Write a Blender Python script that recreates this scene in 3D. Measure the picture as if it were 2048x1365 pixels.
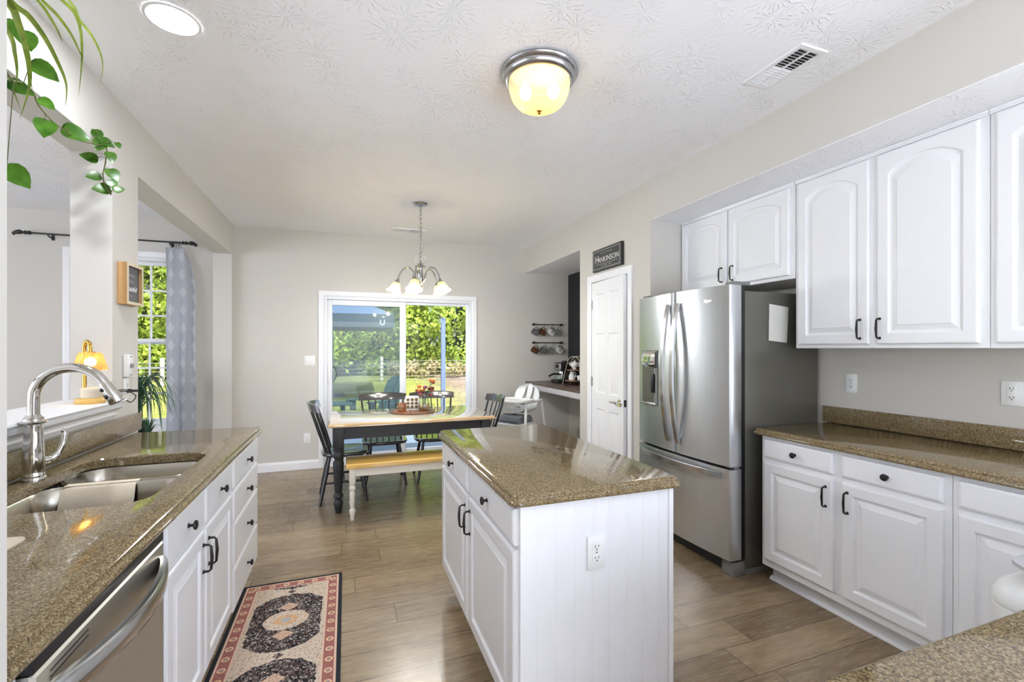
import bpy, bmesh, math, random
from mathutils import Vector, Matrix
random.seed(7)
PI = math.pi
for o in list(bpy.data.objects):
    bpy.data.objects.remove(o)
scene = bpy.context.scene
COL = scene.collection

# ------------------------------------------------------------------ camera
cam_d = bpy.data.cameras.new('camera'); cam = bpy.data.objects.new('camera', cam_d); COL.objects.link(cam)
cam.location = (0, 0, 1.39)
cam.rotation_euler = (PI / 2, 0, -math.radians(20.044))
cam_d.sensor_width = 36; cam_d.lens = 910 / 2048 * 36
cam_d.shift_y = 14.5 / 2048
cam_d.clip_start = 0.02; cam_d.clip_end = 200
scene.camera = cam

# ------------------------------------------------------------------ view + world + sun
scene.view_settings.view_transform = 'Standard'
scene.view_settings.look = 'None'
scene.view_settings.exposure = 1.38
scene.view_settings.gamma = 1.0
scene.view_settings.use_curve_mapping = False
cy = scene.cycles
cy.use_denoising = True
cy.max_bounces = 10; cy.diffuse_bounces = 6; cy.glossy_bounces = 4; cy.transmission_bounces = 6
cy.transparent_max_bounces = 12
cy.caustics_reflective = False; cy.caustics_refractive = False
cy.sample_clamp_indirect = 6.0

W = bpy.data.worlds.new('sky'); scene.world = W; W.use_nodes = True
wn = W.node_tree; wn.nodes.clear()
wo = wn.nodes.new('ShaderNodeOutputWorld'); wb = wn.nodes.new('ShaderNodeBackground')
sky = wn.nodes.new('ShaderNodeTexSky'); sky.sky_type = 'NISHITA'; sky.sun_disc = False
sky.sun_elevation = math.radians(64); sky.sun_rotation = math.radians(200); sky.air_density = 0.6; sky.dust_density = 2.0
hs = wn.nodes.new('ShaderNodeHueSaturation'); hs.inputs['Saturation'].default_value = 0.5
wn.links.new(sky.outputs[0], hs.inputs['Color']); wn.links.new(hs.outputs[0], wb.inputs[0])
wb.inputs[1].default_value = 0.50
wn.links.new(wb.outputs[0], wo.inputs[0])
sun_d = bpy.data.lights.new('sun', 'SUN'); sun = bpy.data.objects.new('sun', sun_d); COL.objects.link(sun)
sun_d.energy = 5.6; sun_d.angle = math.radians(0.6); sun_d.color = (0.88, 0.95, 1.0)
sun.rotation_euler = Vector((-0.18, 0.38, -0.90)).to_track_quat('-Z', 'Y').to_euler()

# ------------------------------------------------------------------ node helpers
def lin(c):
    return tuple(((v / 255) / 12.92 if v / 255 <= 0.04045 else ((v / 255 + 0.055) / 1.055) ** 2.4) for v in c[:3]) + (1,)

class NT:
    """one material's node tree with tiny arithmetic helpers"""
    def __init__(s, name):
        s.m = bpy.data.materials.new(name); s.m.use_nodes = True
        s.t = s.m.node_tree; s.n = s.t.nodes; s.n.clear()
        s.out = s.n.new('ShaderNodeOutputMaterial')
        s.b = s.n.new('ShaderNodeBsdfPrincipled')
        s.t.links.new(s.b.outputs[0], s.out.inputs[0])
    def put(s, sock, v):
        if isinstance(v, bpy.types.NodeSocket): s.t.links.new(v, sock)
        else: sock.default_value = v
    def math(s, op, a, b=0.0, c=0.0):
        n = s.n.new('ShaderNodeMath'); n.operation = op
        for i, v in enumerate((a, b, c)): s.put(n.inputs[i], v)
        return n.outputs[0]
    def add(s, a, b): return s.math('ADD', a, b)
    def sub(s, a, b): return s.math('SUBTRACT', a, b)
    def mul(s, a, b): return s.math('MULTIPLY', a, b)
    def gt(s, a, b): return s.math('GREATER_THAN', a, b)
    def lt(s, a, b): return s.math('LESS_THAN', a, b)
    def ab(s, a): return s.math('ABSOLUTE', a)
    def mn(s, a, b): return s.math('MINIMUM', a, b)
    def mx(s, a, b): return s.math('MAXIMUM', a, b)
    def coord(s, which='Object'):
        return s.n.new('ShaderNodeTexCoord').outputs[which]
    def xyz(s, v):
        n = s.n.new('ShaderNodeSeparateXYZ'); s.put(n.inputs[0], v); return n.outputs
    def comb(s, x, y, z):
        n = s.n.new('ShaderNodeCombineXYZ')
        for i, v in enumerate((x, y, z)): s.put(n.inputs[i], v)
        return n.outputs[0]
    def mapping(s, v, scale=(1, 1, 1), rot=(0, 0, 0), loc=(0, 0, 0)):
        n = s.n.new('ShaderNodeMapping'); s.put(n.inputs[0], v)
        n.inputs['Scale'].default_value = scale; n.inputs['Rotation'].default_value = rot; n.inputs['Location'].default_value = loc
        return n.outputs[0]
    def noise(s, v, scale=5, detail=2, rough=0.5, dist=0.0, out=0):
        n = s.n.new('ShaderNodeTexNoise'); s.put(n.inputs['Vector'], v)
        n.inputs['Scale'].default_value = scale; n.inputs['Detail'].default_value = detail
        n.inputs['Roughness'].default_value = rough; n.inputs['Distortion'].default_value = dist
        return n.outputs[out]
    def vor(s, v, scale=5, feature='F1', out='Distance', rnd=1.0):
        n = s.n.new('ShaderNodeTexVoronoi'); n.feature = feature; s.put(n.inputs['Vector'], v)
        n.inputs['Scale'].default_value = scale; n.inputs['Randomness'].default_value = rnd
        return n.outputs[out]
    def mix(s, f, a, b):
        n = s.n.new('ShaderNodeMix'); n.data_type = 'RGBA'
        s.put(n.inputs[0], f); s.put(n.inputs[6], a); s.put(n.inputs[7], b)
        return n.outputs[2]
    def ramp(s, f, stops, interp='LINEAR'):
        n = s.n.new('ShaderNodeValToRGB'); s.put(n.inputs[0], f); r = n.color_ramp; r.interpolation = interp
        while len(r.elements) < len(stops): r.elements.new(0.5)
        for e, (p, c) in zip(r.elements, stops): e.position = p; e.color = c
        return n.outputs[0]
    def bump(s, h, strength=0.2, dist=0.01):
        n = s.n.new('ShaderNodeBump'); s.put(n.inputs['Height'], h)
        n.inputs['Strength'].default_value = strength; n.inputs['Distance'].default_value = dist
        s.t.links.new(n.outputs[0], s.b.inputs['Normal'])
    def set(s, **kw):
        names = dict(color='Base Color', rough='Roughness', metal='Metallic', emit='Emission Color', es='Emission Strength',
                     coat='Coat Weight', coatr='Coat Roughness', spec='Specular IOR Level', trans='Transmission Weight',
                     ior='IOR', alpha='Alpha', aniso='Anisotropic', sheen='Sheen Weight', sss='Subsurface Weight')
        for k, v in kw.items(): s.put(s.b.inputs[names[k]], v)
        return s

def plain(name, c, rough=0.5, metal=0.0, var=0.04, bumpy=0.0, bscale=200, **kw):
    """painted or solid surface with slight noise in tone"""
    s = NT(name); co = s.coord()
    n = s.noise(co, 9, 3)
    L = lin(c)
    a = tuple(max(0, v * (1 - var)) for v in L[:3]) + (1,); b = tuple(min(1, v * (1 + var)) for v in L[:3]) + (1,)
    s.set(color=s.mix(n, a, b), rough=rough, metal=metal, **kw)
    if bumpy: s.bump(s.noise(co, bscale, 2), bumpy, 0.002)
    return s.m

def wood(name, c1, c2, axis=0, rough=0.4, scale=1.0, planks=0.0, **kw):
    s = NT(name); co = s.coord()
    sc = [14 * scale] * 3; sc[axis] = 1.1 * scale
    v = s.mapping(co, tuple(sc))
    n = s.noise(v, 2.2, 6, 0.6, 0.6)
    w = s.n.new('ShaderNodeTexWave'); w.wave_type = 'BANDS'; w.bands_direction = 'Y' if axis == 0 else 'X'
    s.put(w.inputs['Vector'], v); w.inputs['Scale'].default_value = 0.5; w.inputs['Distortion'].default_value = 7; w.inputs['Detail'].default_value = 3
    f = s.add(s.mul(n, 0.65), s.mul(w.outputs[0], 0.35))
    col = s.ramp(f, [(0.25, lin(c1)), (0.75, lin(c2))])
    if planks:
        xyz = s.xyz(co); p = xyz[1 if axis == 0 else 0]
        cell = s.math('FLOOR', s.math('DIVIDE', p, planks))
        wn_ = s.n.new('ShaderNodeTexWhiteNoise'); wn_.noise_dimensions = '1D'; s.put(wn_.inputs['W'], cell)
        col = s.mix(s.mul(wn_.outputs[0], 0.35), col, lin(tuple(x * 0.78 for x in c1)))
    s.set(color=col, rough=rough, **kw); s.bump(f, 0.06, 0.002)
    return s.m

def metal(name, c, rough=0.25, axis=2, streak=0.12, aniso=0.0):
    s = NT(name); co = s.coord()
    sc = [260, 260, 260]; sc[axis] = 2
    n = s.noise(s.mapping(co, tuple(sc)), 1.0, 2)
    s.set(color=s.mix(n, lin(tuple(x * (1 - streak * 0.5) for x in c)), lin(c)), metal=1.0,
          rough=s.add(rough - streak * 0.15, s.mul(n, streak * 0.3)), aniso=aniso)
    return s.m

def glow(name, c, strength):
    s = NT(name); s.set(color=lin(c), emit=lin(c), es=strength, rough=0.4)
    return s.m

def glass(name, tint=(250, 252, 252), refl=0.08, rough=0.02, body=0.0, bodyc=(200, 200, 200)):
    """thin pane: transparent with a fresnel-like mirror share and an optional milky share"""
    s = NT(name); n = s.n
    n.remove(s.b)
    tr = n.new('ShaderNodeBsdfTransparent'); tr.inputs[0].default_value = lin(tint)
    gl = n.new('ShaderNodeBsdfGlossy'); gl.inputs['Roughness'].default_value = rough; gl.inputs[0].default_value = (1, 1, 1, 1)
    fr = n.new('ShaderNodeLayerWeight'); fr.inputs[0].default_value = 0.3
    f = s.add(s.mul(fr.outputs['Fresnel'], 0.3), refl)
    mx = n.new('ShaderNodeMixShader'); s.put(mx.inputs[0], f)
    s.t.links.new(tr.outputs[0], mx.inputs[1]); s.t.links.new(gl.outputs[0], mx.inputs[2])
    last = mx
    if body:
        df = n.new('ShaderNodeBsdfDiffuse'); df.inputs[0].default_value = lin(bodyc)
        tl = n.new('ShaderNodeBsdfTranslucent'); tl.inputs[0].default_value = lin(bodyc)
        ad = n.new('ShaderNodeMixShader'); ad.inputs[0].default_value = 0.5
        s.t.links.new(df.outputs[0], ad.inputs[1]); s.t.links.new(tl.outputs[0], ad.inputs[2])
        m2 = n.new('ShaderNodeMixShader'); m2.inputs[0].default_value = body
        s.t.links.new(mx.outputs[0], m2.inputs[1]); s.t.links.new(ad.outputs[0], m2.inputs[2]); last = m2
    s.t.links.new(last.outputs[0], s.out.inputs[0])
    return s.m

def leafy(name, c1, c2, trans=0.35, rough=0.5):
    s = NT(name); n = s.n; co = s.coord()
    oi = s.noise(co, 2.0, 2); oi2 = s.noise(co, 30, 1)
    col = s.ramp(s.add(s.mul(oi, 0.6), s.mul(oi2, 0.4)), [(0.35, lin(c1)), (0.65, lin(c2))])
    s.set(color=col, rough=rough, spec=0.3)
    tl = n.new('ShaderNodeBsdfTranslucent'); s.put(tl.inputs[0], col)
    mx = n.new('ShaderNodeMixShader'); mx.inputs[0].default_value = trans
    s.t.links.new(s.b.outputs[0], mx.inputs[1]); s.t.links.new(tl.outputs[0], mx.inputs[2]); s.t.links.new(mx.outputs[0], s.out.inputs[0])
    return s.m

# ------------------------------------------------------------------ materials
def m_wall(name, c):
    s = NT(name); co = s.coord()
    n = s.noise(co, 1.3, 2)
    s.set(color=s.mix(n, lin(tuple(x * 0.985 for x in c)), lin(c)), rough=0.75, spec=0.25)
    s.bump(s.noise(co, 130, 2), 0.05, 0.002)
    return s.m

def m_ceiling():
    """stomped drywall texture: radial brush strokes around scattered centres"""
    s = NT('stomped_ceiling_paint'); co = s.coord()
    xy = s.xyz(co); flat = s.comb(xy[0], xy[1], 0.0)
    n = s.n.new('ShaderNodeTexVoronoi'); n.feature = 'F1'; s.put(n.inputs['Vector'], flat); n.inputs['Scale'].default_value = 5.5
    d = n.outputs['Distance']
    vs = s.n.new('ShaderNodeVectorMath'); vs.operation = 'SUBTRACT'; s.put(vs.inputs[0], flat); s.t.links.new(n.outputs['Position'], vs.inputs[1])
    p = s.xyz(vs.outputs[0]); ang = s.math('ARCTAN2', p[1], p[0])
    wob = s.mul(s.noise(flat, 26, 2), 9.0)
    st = s.math('SINE', s.add(s.mul(ang, 17.0), wob))
    st = s.mx(s.sub(st, 0.55), 0.0)
    fall = s.mx(s.sub(1.0, s.mul(d, 1.25)), 0.0)
    brk = s.gt(s.noise(flat, 34, 1), 0.47)
    h = s.mul(s.mul(st, fall), brk)
    s.set(color=lin((246, 246, 249)), rough=0.8, spec=0.2)
    s.bump(s.add(h, s.mul(s.noise(flat, 60, 3), 0.15)), 0.6, 0.02)
    return s.m

def m_floor():
    s = NT('vinyl_plank_floor'); co = s.coord(); xy = s.xyz(co)
    row_h, plank = 0.182, 1.22
    row = s.math('FLOOR', s.math('DIVIDE', xy[1], row_h))
    wr = s.n.new('ShaderNodeTexWhiteNoise'); wr.noise_dimensions = '1D'; s.put(wr.inputs['W'], row)
    xs = s.add(s.math('DIVIDE', xy[0], plank), wr.outputs[0])
    cell = s.math('FLOOR', xs)
    wc = s.n.new('ShaderNodeTexWhiteNoise'); wc.noise_dimensions = '2D'; s.put(wc.inputs['Vector'], s.comb(row, cell, 0.0))
    fy = s.math('FRACT', s.math('DIVIDE', xy[1], row_h)); fx = s.math('FRACT', xs)
    ey = s.mn(fy, s.sub(1.0, fy)); ex = s.mn(fx, s.sub(1.0, fx))
    seam = s.mx(s.lt(ey, 0.011), s.lt(ex, 0.0016))
    gv = s.comb(s.add(s.mul(xy[0], 1.6), s.mul(wc.outputs[0], 40.0)), s.add(s.mul(xy[1], 16.0), s.mul(row, 3.7)), 0.0)
    g = s.noise(gv, 1.6, 6, 0.62, 1.1)
    g2 = s.noise(s.mapping(gv, (2.0, 4.0, 1.0)), 3.0, 4, 0.6)
    kn = s.noise(s.comb(s.add(s.mul(xy[0], 3.2), s.mul(wc.outputs[0], 60.0)), s.mul(xy[1], 9.0), 0.0), 1.3, 2, 0.5, 2.5)
    f = s.add(s.add(s.mul(g, 0.6), s.mul(g2, 0.25)), s.mul(kn, 0.2))
    col = s.ramp(f, [(0.30, lin((104, 86, 66))), (0.45, lin((144, 124, 99))), (0.6, lin((166, 147, 120))), (0.76, lin((182, 166, 141)))])
    tone = s.ramp(wc.outputs[0], [(0.0, lin((216, 210, 204))), (0.5, lin((236, 232, 226))), (1.0, lin((255, 252, 246)))])
    mm = s.n.new('ShaderNodeMix'); mm.data_type = 'RGBA'; mm.blend_type = 'MULTIPLY'; mm.inputs[0].default_value = 1.0
    s.put(mm.inputs[6], col); s.put(mm.inputs[7], tone)
    col = s.mix(s.mul(seam, 0.75), mm.outputs[2], lin((50, 38, 28)))
    s.set(color=col, rough=s.add(0.19, s.mul(g2, 0.14)), spec=0.55)
    s.bump(s.sub(s.mul(f, 0.5), seam), 0.12, 0.003)
    return s.m

def m_quartz(name='speckled_quartz'):
    s = NT(name); co = s.coord()
    a = s.vor(co, 330, 'F1', 'Color'); av = s.xyz(a)[0]
    b = s.noise(co, 210, 3, 0.65); c = s.noise(co, 620, 1)
    f = s.add(s.add(s.mul(av, 0.42), s.mul(b, 0.45)), s.mul(c, 0.22))
    col = s.ramp(f, [(0.30, lin((68, 54, 35))), (0.43, lin((100, 83, 56))), (0.55, lin((126, 108, 76))), (0.68, lin((144, 127, 95))), (0.82, lin((168, 155, 126)))])
    s.set(color=col, rough=0.07, spec=0.6)
    return s.m

def m_rug():
    """runner woven with two dark floral medallions on a cream field inside a red border"""
    s = NT('woven_runner_rug'); co = s.coord(); p = s.xyz(co); x, y = p[0], p[1]      # origin at the rug's centre
    hx, hy = 0.265, 0.93
    ex = s.sub(hx, s.ab(x)); ey = s.sub(hy, s.ab(y)); e = s.mn(ex, ey)
    per = 0.575
    yy = s.sub(s.mul(s.math('FRACT', s.math('DIVIDE', s.add(y, -0.2125), per)), per), per / 2)     # medallion centres every 0.62 m
    ay = s.ab(yy); ax = s.ab(x)
    wob = s.mul(s.sub(s.noise(co, 42, 3, 0.6), 0.5), 0.028)
    # dark medallion: pointed hexagon
    dk = s.add(s.mx(s.mx(s.sub(ax, 0.165), s.sub(s.add(s.mul(ax, 0.95), ay), 0.328)), s.sub(s.add(s.mul(ax, 0.28), ay), 0.262)), wob)
    dark = s.mx(s.lt(dk, 0.0), s.lt(s.add(s.mul(ax, 0.9), s.sub(per / 2, ay)), 0.022))
    inner = s.lt(s.add(s.add(s.math('POWER', s.math('DIVIDE', ax, 0.105), 2.0), s.math('POWER', s.math('DIVIDE', ay, 0.085), 2.0)), s.mul(wob, 9.0)), 1.0)
    heart = s.lt(s.add(s.add(s.math('POWER', s.math('DIVIDE', ax, 0.055), 2.0), s.math('POWER', s.math('DIVIDE', ay, 0.045), 2.0)), s.mul(wob, 12.0)), 1.0)
    core = s.lt(s.add(s.math('POWER', s.math('DIVIDE', ax, 0.024), 2.0), s.math('POWER', s.math('DIVIDE', ay, 0.02), 2.0)), 1.0)
    pend = s.lt(s.add(s.add(s.math('DIVIDE', ax, 0.05), s.math('DIVIDE', s.ab(s.sub(ay, 0.128)), 0.042)), s.mul(wob, 10.0)), 1.0)
    # florals
    v1 = s.vor(s.mapping(co, (1, 1, 1), (0, 0, 0.5)), 62); v2 = s.vor(co, 66); nz = s.noise(co, 120, 2)
    fl = s.mx(s.lt(s.add(v1, s.mul(nz, 0.25)), 0.42), s.lt(s.ab(s.sub(s.noise(co, 48, 2, 0.5, 1.5), 0.5)), 0.022))
    flc = s.ramp(s.xyz(s.vor(co, 62, 'F1', 'Color'))[0], [(0.0, lin((196, 186, 178))), (0.5, lin((178, 160, 152))), (0.75, lin((150, 120, 112))), (1.0, lin((160, 138, 110)))], 'CONSTANT')
    darkc = s.mix(s.mul(fl, 0.85), lin((44, 38, 42)), flc)
    crm_f = s.mx(s.lt(s.add(v2, s.mul(nz, 0.3)), 0.46), s.lt(s.ab(s.sub(s.noise(co, 60, 2, 0.5, 2.0), 0.5)), 0.02))
    crc = s.mix(s.mul(crm_f, 0.85), lin((208, 194, 176)), s.ramp(s.xyz(s.vor(co, 66, 'F1', 'Color'))[1], [(0, lin((122, 120, 112))), (0.5, lin((172, 134, 120))), (1, lin((182, 144, 104)))]))
    heartc = s.mix(s.gt(nz, 0.52), lin((196, 152, 112)), lin((214, 186, 150)))
    col = s.mix(dark, crc, darkc)
    col = s.mix(pend, col, s.mix(s.gt(nz, 0.5), lin((204, 178, 156)), lin((182, 146, 128))))
    col = s.mix(inner, col, crc); col = s.mix(heart, col, heartc); col = s.mix(core, col, lin((170, 172, 176)))
    # red guard border with rosettes
    red = s.lt(e, 0.078)
    tt = s.mx(s.lt(ex, ey), 0.0)
    along = s.add(s.mul(tt, y), s.mul(s.sub(1.0, tt), x))
    across = s.sub(e, 0.05)
    fa = s.sub(s.math('FRACT', s.math('DIVIDE', along, 0.075)), 0.5)
    rr = s.math('SQRT', s.add(s.math('POWER', s.mul(fa, 0.075), 2.0), s.math('POWER', across, 2.0)))
    ros = s.mul(s.lt(rr, 0.017), s.gt(rr, 0.009)); rosc = s.lt(rr, 0.006)
    rf = s.lt(s.add(v2, s.mul(nz, 0.4)), 0.40)
    rc = s.mix(s.mul(rf, 0.6), lin((158, 104, 98)), lin((204, 172, 154)))
    rc = s.mix(ros, rc, lin((222, 186, 150))); rc = s.mix(rosc, rc, lin((150, 150, 150)))
    col = s.mix(red, col, rc)
    line = s.mx(s.mul(s.lt(s.ab(s.sub(e, 0.078)), 0.004), 1.0), s.lt(s.ab(s.sub(e, 0.024)), 0.005))
    col = s.mix(line, col, lin((218, 186, 166)))
    col = s.mix(s.lt(e, 0.019), col, lin((48, 50, 54)))
    s.set(color=col, rough=0.95, spec=0.1); s.bump(s.noise(co, 700, 1), 0.25, 0.002)
    return s.m

def m_curtain():
    s = NT('diamond_curtain_fabric'); co = s.coord('UV'); p = s.xyz(co)
    u = s.math('FRACT', s.mul(p[0], 2.6)); v = s.math('FRACT', s.mul(p[1], 13.0))
    d = s.add(s.ab(s.sub(u, 0.5)), s.ab(s.sub(v, 0.5)))
    u2 = s.math('FRACT', s.add(s.mul(p[0], 4.0), 0.5))
    f = s.lt(d, 0.34)
    col = s.mix(f, lin((186, 189, 198)), lin((206, 208, 215)))
    n = s.n; s.set(color=col, rough=0.9, spec=0.1, sheen=0.3)
    tl = n.new('ShaderNodeBsdfTranslucent'); s.put(tl.inputs[0], col)
    mx = n.new('ShaderNodeMixShader'); mx.inputs[0].default_value = 0.3
    s.t.links.new(s.b.outputs[0], mx.inputs[1]); s.t.links.new(tl.outputs[0], mx.inputs[2]); s.t.links.new(mx.outputs[0], s.out.inputs[0])
    return s.m

def m_ground():
    s = NT('dry_lawn'); co = s.coord(); p = s.xyz(co)
    n = s.noise(co, 0.5, 4); n2 = s.noise(co, 9, 4, 0.7)
    f = s.add(s.mul(n2, 0.6), s.mul(n, 0.4))
    grass = s.ramp(f, [(0.35, lin((68, 74, 30))), (0.6, lin((122, 118, 60)))])
    dirt = s.ramp(f, [(0.35, lin((84, 70, 60))), (0.65, lin((128, 110, 98)))])
    side = s.math('SMOOTH_MIN', 1.0, s.mx(s.mul(s.sub(p[0], 2.2), 0.7), 0.0), 0.1)
    s.set(color=s.mix(side, grass, dirt), rough=0.95, spec=0.1); s.bump(n2, 0.5, 0.05)
    return s.m

def m_steel_door():
    s = NT('brushed_stainless'); co = s.coord()
    n = s.noise(s.mapping(co, (3, 300, 3)), 1.0, 2)
    n2 = s.noise(s.mapping(co, (1, 3, 1)), 1.6, 1)
    s.set(color=s.mix(n, lin((196, 198, 202)), lin((214, 216, 220))), metal=1.0, rough=s.add(0.27, s.mul(n, 0.05)), aniso=0.75)
    tg = s.n.new('ShaderNodeTangent'); tg.direction_type = 'RADIAL'; tg.axis = 'Z'; s.t.links.new(tg.outputs[0], s.b.inputs['Tangent']); s.b.inputs['Anisotropic Rotation'].default_value = 0.25
    s.bump(n2, 0.04, 0.02)
    return s.m

M = {}
M['wall'] = m_wall('greige_wall_paint', (206, 202, 195))
M['black_wall'] = m_wall('black_accent_paint', (46, 47, 50))
M['ceiling'] = m_ceiling()
M['floor'] = m_floor()
M['cab'] = plain('white_cabinet_paint', (232, 232, 234), 0.32, var=0.012)
M['trim'] = plain('white_trim_paint', (236, 236, 238), 0.35, var=0.01)
M['vinyl'] = plain('white_vinyl', (232, 233, 236), 0.4, var=0.01)
M['quartz'] = m_quartz()
M['rug'] = m_rug()
M['curtain'] = m_curtain()
M['steel'] = m_steel_door()
M['dw_steel'] = metal('satin_dishwasher_steel', (206, 204, 196), 0.42, 1, 0.08)
M['steel_h'] = metal('steel_handle', (206, 206, 206), 0.2, 2, 0.1)
M['sink'] = metal('sink_steel', (190, 184, 172), 0.24, 0, 0.2)
M['fridge_side'] = plain('dark_grey_enamel', (104, 102, 94), 0.3, metal=0.35, var=0.02)
M['grey_plastic'] = plain('grey_plastic', (126, 126, 124), 0.5)
M['dark_plastic'] = plain('black_plastic', (26, 26, 28), 0.4)
M['bronze'] = plain('oil_rubbed_bronze', (40, 38, 38), 0.38, metal=0.5)
M['chrome'] = metal('chrome', (222, 220, 216), 0.06, 2, 0.04)
M['nickel'] = metal('brushed_nickel', (186, 186, 188), 0.24, 2, 0.1)
M['black_paint'] = plain('black_chair_paint', (36, 36, 38), 0.2)
M['black_rail'] = plain('black_rail_painted_sheen', (58, 57, 58), 0.18, coat=0.8, coatr=0.08)  # lighter than the other chair paint to imitate reflections on the rail
M['seat_black'] = plain('black_seat_painted_sheen', (64, 64, 66), 0.16, coat=1.0, coatr=0.1)  # black lightened so the colour carries the window reflection on the seats
M['black_table'] = plain('black_table_paint', (34, 35, 38), 0.5)
M['top_wood'] = wood('honey_oak_table_top', (196, 160, 112), (226, 194, 148), 0, 0.1, planks=0.09, coat=1.0, coatr=0.05)
M['top_pale'] = wood('table_face_painted_reflection', (188, 176, 160), (206, 196, 184), 0, 0.12, planks=0.09, coat=1.0, coatr=0.04)  # pale colour stands in for the bright reflection on the honey top
M['bench_wood'] = wood('yellow_pine_bench', (206, 158, 74), (232, 190, 110), 0, 0.16, planks=0.08, coat=1.0, coatr=0.05)
M['cream_paint'] = plain('cream_bench_paint', (228, 222, 208), 0.45)
M['dark_wood'] = wood('dark_stained_counter', (70, 54, 46), (104, 84, 74), 1, 0.3)
M['grey_edge'] = plain('whitewashed_counter_edge', (184, 182, 184), 0.6, var=0.12)
M['frame_wood'] = wood('light_frame_wood', (176, 132, 80), (208, 168, 116), 2, 0.5)
M['pale_frame'] = wood('pale_frame_front', (196, 182, 150), (222, 210, 182), 2, 0.5)
M['board'] = plain('slate_letter_board', (92, 92, 96), 0.7)
M['sign_black'] = plain('charcoal_sign_face', (66, 67, 68), 0.6)
M['sign_edge'] = plain('black_sign_edge', (34, 31, 30), 0.5)
M['ink'] = plain('off_white_lettering', (216, 214, 210), 0.7)
M['ink_dim'] = plain('grey_lettering', (150, 150, 150), 0.7)
M['black_ink'] = plain('black_lettering', (28, 28, 30), 0.6)
M['gold'] = metal('brushed_gold', (214, 168, 84), 0.2, 2, 0.08)
M['pale_gold'] = plain('pale_gold_wire', (206, 194, 166), 0.3, metal=0.6)
M['gold_wood'] = plain('gilded_base', (222, 178, 96), 0.35)
M['cream_wax'] = plain('cream_candle', (214, 202, 180), 0.5)
M['white_ceramic'] = plain('white_ceramic', (232, 230, 226), 0.15)
M['brown_ceramic'] = plain('brown_ceramic', (92, 62, 46), 0.25)
M['grey_ceramic'] = plain('grey_ceramic', (106, 108, 108), 0.3)
M['white_plastic'] = plain('white_plastic', (234, 234, 232), 0.3)
M['plate'] = plain('switch_plate_white', (232, 232, 230), 0.35)
M['slot'] = plain('socket_slot_dark', (52, 50, 48), 0.6)
M['towel'] = plain('beige_dish_towel', (238, 224, 200), 0.95, bumpy=0.9, bscale=160)
M['paper'] = plain('paper_sheet', (214, 212, 206), 0.8)
M['mat_beige'] = plain('beige_mat', (206, 192, 172), 0.6)
M['cushion'] = plain('grey_blanket', (120, 122, 128), 0.95, bumpy=0.4)
M['cushion_blue'] = plain('blue_grey_blanket_trim', (158, 164, 178), 0.95)
M['strap'] = plain('grey_strap', (112, 112, 108), 0.8)
M['pot_black'] = plain('black_plant_pot', (38, 42, 42), 0.3)
M['pot_blue'] = plain('blue_glazed_pot', (74, 112, 122), 0.08, coat=0.8)
M['pot_white'] = plain('white_plant_pot', (226, 224, 218), 0.3)
M['soil'] = plain('potting_soil', (52, 40, 30), 0.95, bumpy=0.8)
M['leaf_spider'] = leafy('spider_plant_leaf', (76, 96, 26), (132, 146, 62), 0.25, 0.35)
M['leaf_pothos'] = leafy('pothos_leaf', (38, 76, 16), (80, 122, 36), 0.2, 0.25)
M['leaf_dark'] = leafy('arching_houseplant_leaf', (44, 84, 60), (96, 130, 98), 0.2, 0.3)
M['vine'] = plain('vine_stem', (88, 92, 48), 0.6)
M['hedge'] = leafy('hedge_leaves', (92, 116, 26), (178, 188, 74), 0.35)
M['hedge_pale'] = leafy('dry_brush_leaves', (96, 92, 40), (170, 146, 104), 0.25)
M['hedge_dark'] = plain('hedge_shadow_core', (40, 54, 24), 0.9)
M['ground'] = m_ground()
M['bounce_ground'] = plain('bounce_ground', (216, 221, 226), 0.8, var=0.04)  # kept pale so the unseen ground bounces daylight indoors
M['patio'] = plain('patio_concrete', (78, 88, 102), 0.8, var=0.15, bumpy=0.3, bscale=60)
M['green_plastic'] = plain('dark_green_resin', (30, 52, 48), 0.5)
M['canopy'] = plain('slate_blue_canopy', (64, 76, 98), 0.8)
M['canopy_side'] = plain('slate_canopy_valance', (46, 54, 62), 0.85)
M['post_blue'] = plain('blue_grey_post', (88, 98, 120), 0.7)
M['post_wood'] = plain('weathered_post', (196, 186, 166), 0.8)
M['wire'] = plain('galvanised_wire', (120, 112, 104), 0.6)
M['bin_blue'] = plain('blue_tote', (120, 134, 160), 0.5)
M['bin_lid'] = plain('grey_tote_lid', (84, 92, 108), 0.5)
M['cable'] = plain('black_cable', (30, 30, 32), 0.45)
M['pane'] = glass('window_pane', (250, 253, 251), 0.0, 0.0)
M['screen'] = glass('insect_screen_painted_haze', (222, 228, 232), 0.0, 0.3, 0.12, (196, 208, 216))  # screen whose milky share paints in the haze reflected by the pane
M['clear_glass'] = glass('clear_glass', (246, 249, 248), 0.04, 0.0)
M['mug_glass'] = glass('clear_mug_glass', (244, 246, 246), 0.04, 0.0, 0.12, (236, 238, 238))
M['amber_glass'] = glass('amber_glass', (250, 226, 176), 0.10, 0.03, 0.22, (250, 222, 160))
M['pink_glass'] = glass('amber_tumbler', (236, 206, 178), 0.10, 0.02, 0.18, (222, 180, 140))
M['led'] = glow('recessed_lens_light', (242, 248, 255), 88.0)
M['bulb'] = glow('warm_bulb_light', (255, 238, 212), 14.0)
M['bulb_lamp'] = glow('amber_lamp_bulb', (255, 228, 176), 9.0)
M['walnut'] = wood('walnut_tray', (96, 66, 46), (140, 98, 70), 0, 0.4)
M['orange_petal'] = plain('orange_petal', (214, 132, 74), 0.8)
M['purple_petal'] = plain('purple_petal', (142, 84, 122), 0.8)
M['red_petal'] = plain('dusty_red_petal', (146, 86, 80), 0.8)
M['pine_cone'] = plain('pine_cone_brown', (110, 86, 42), 0.8)
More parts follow.
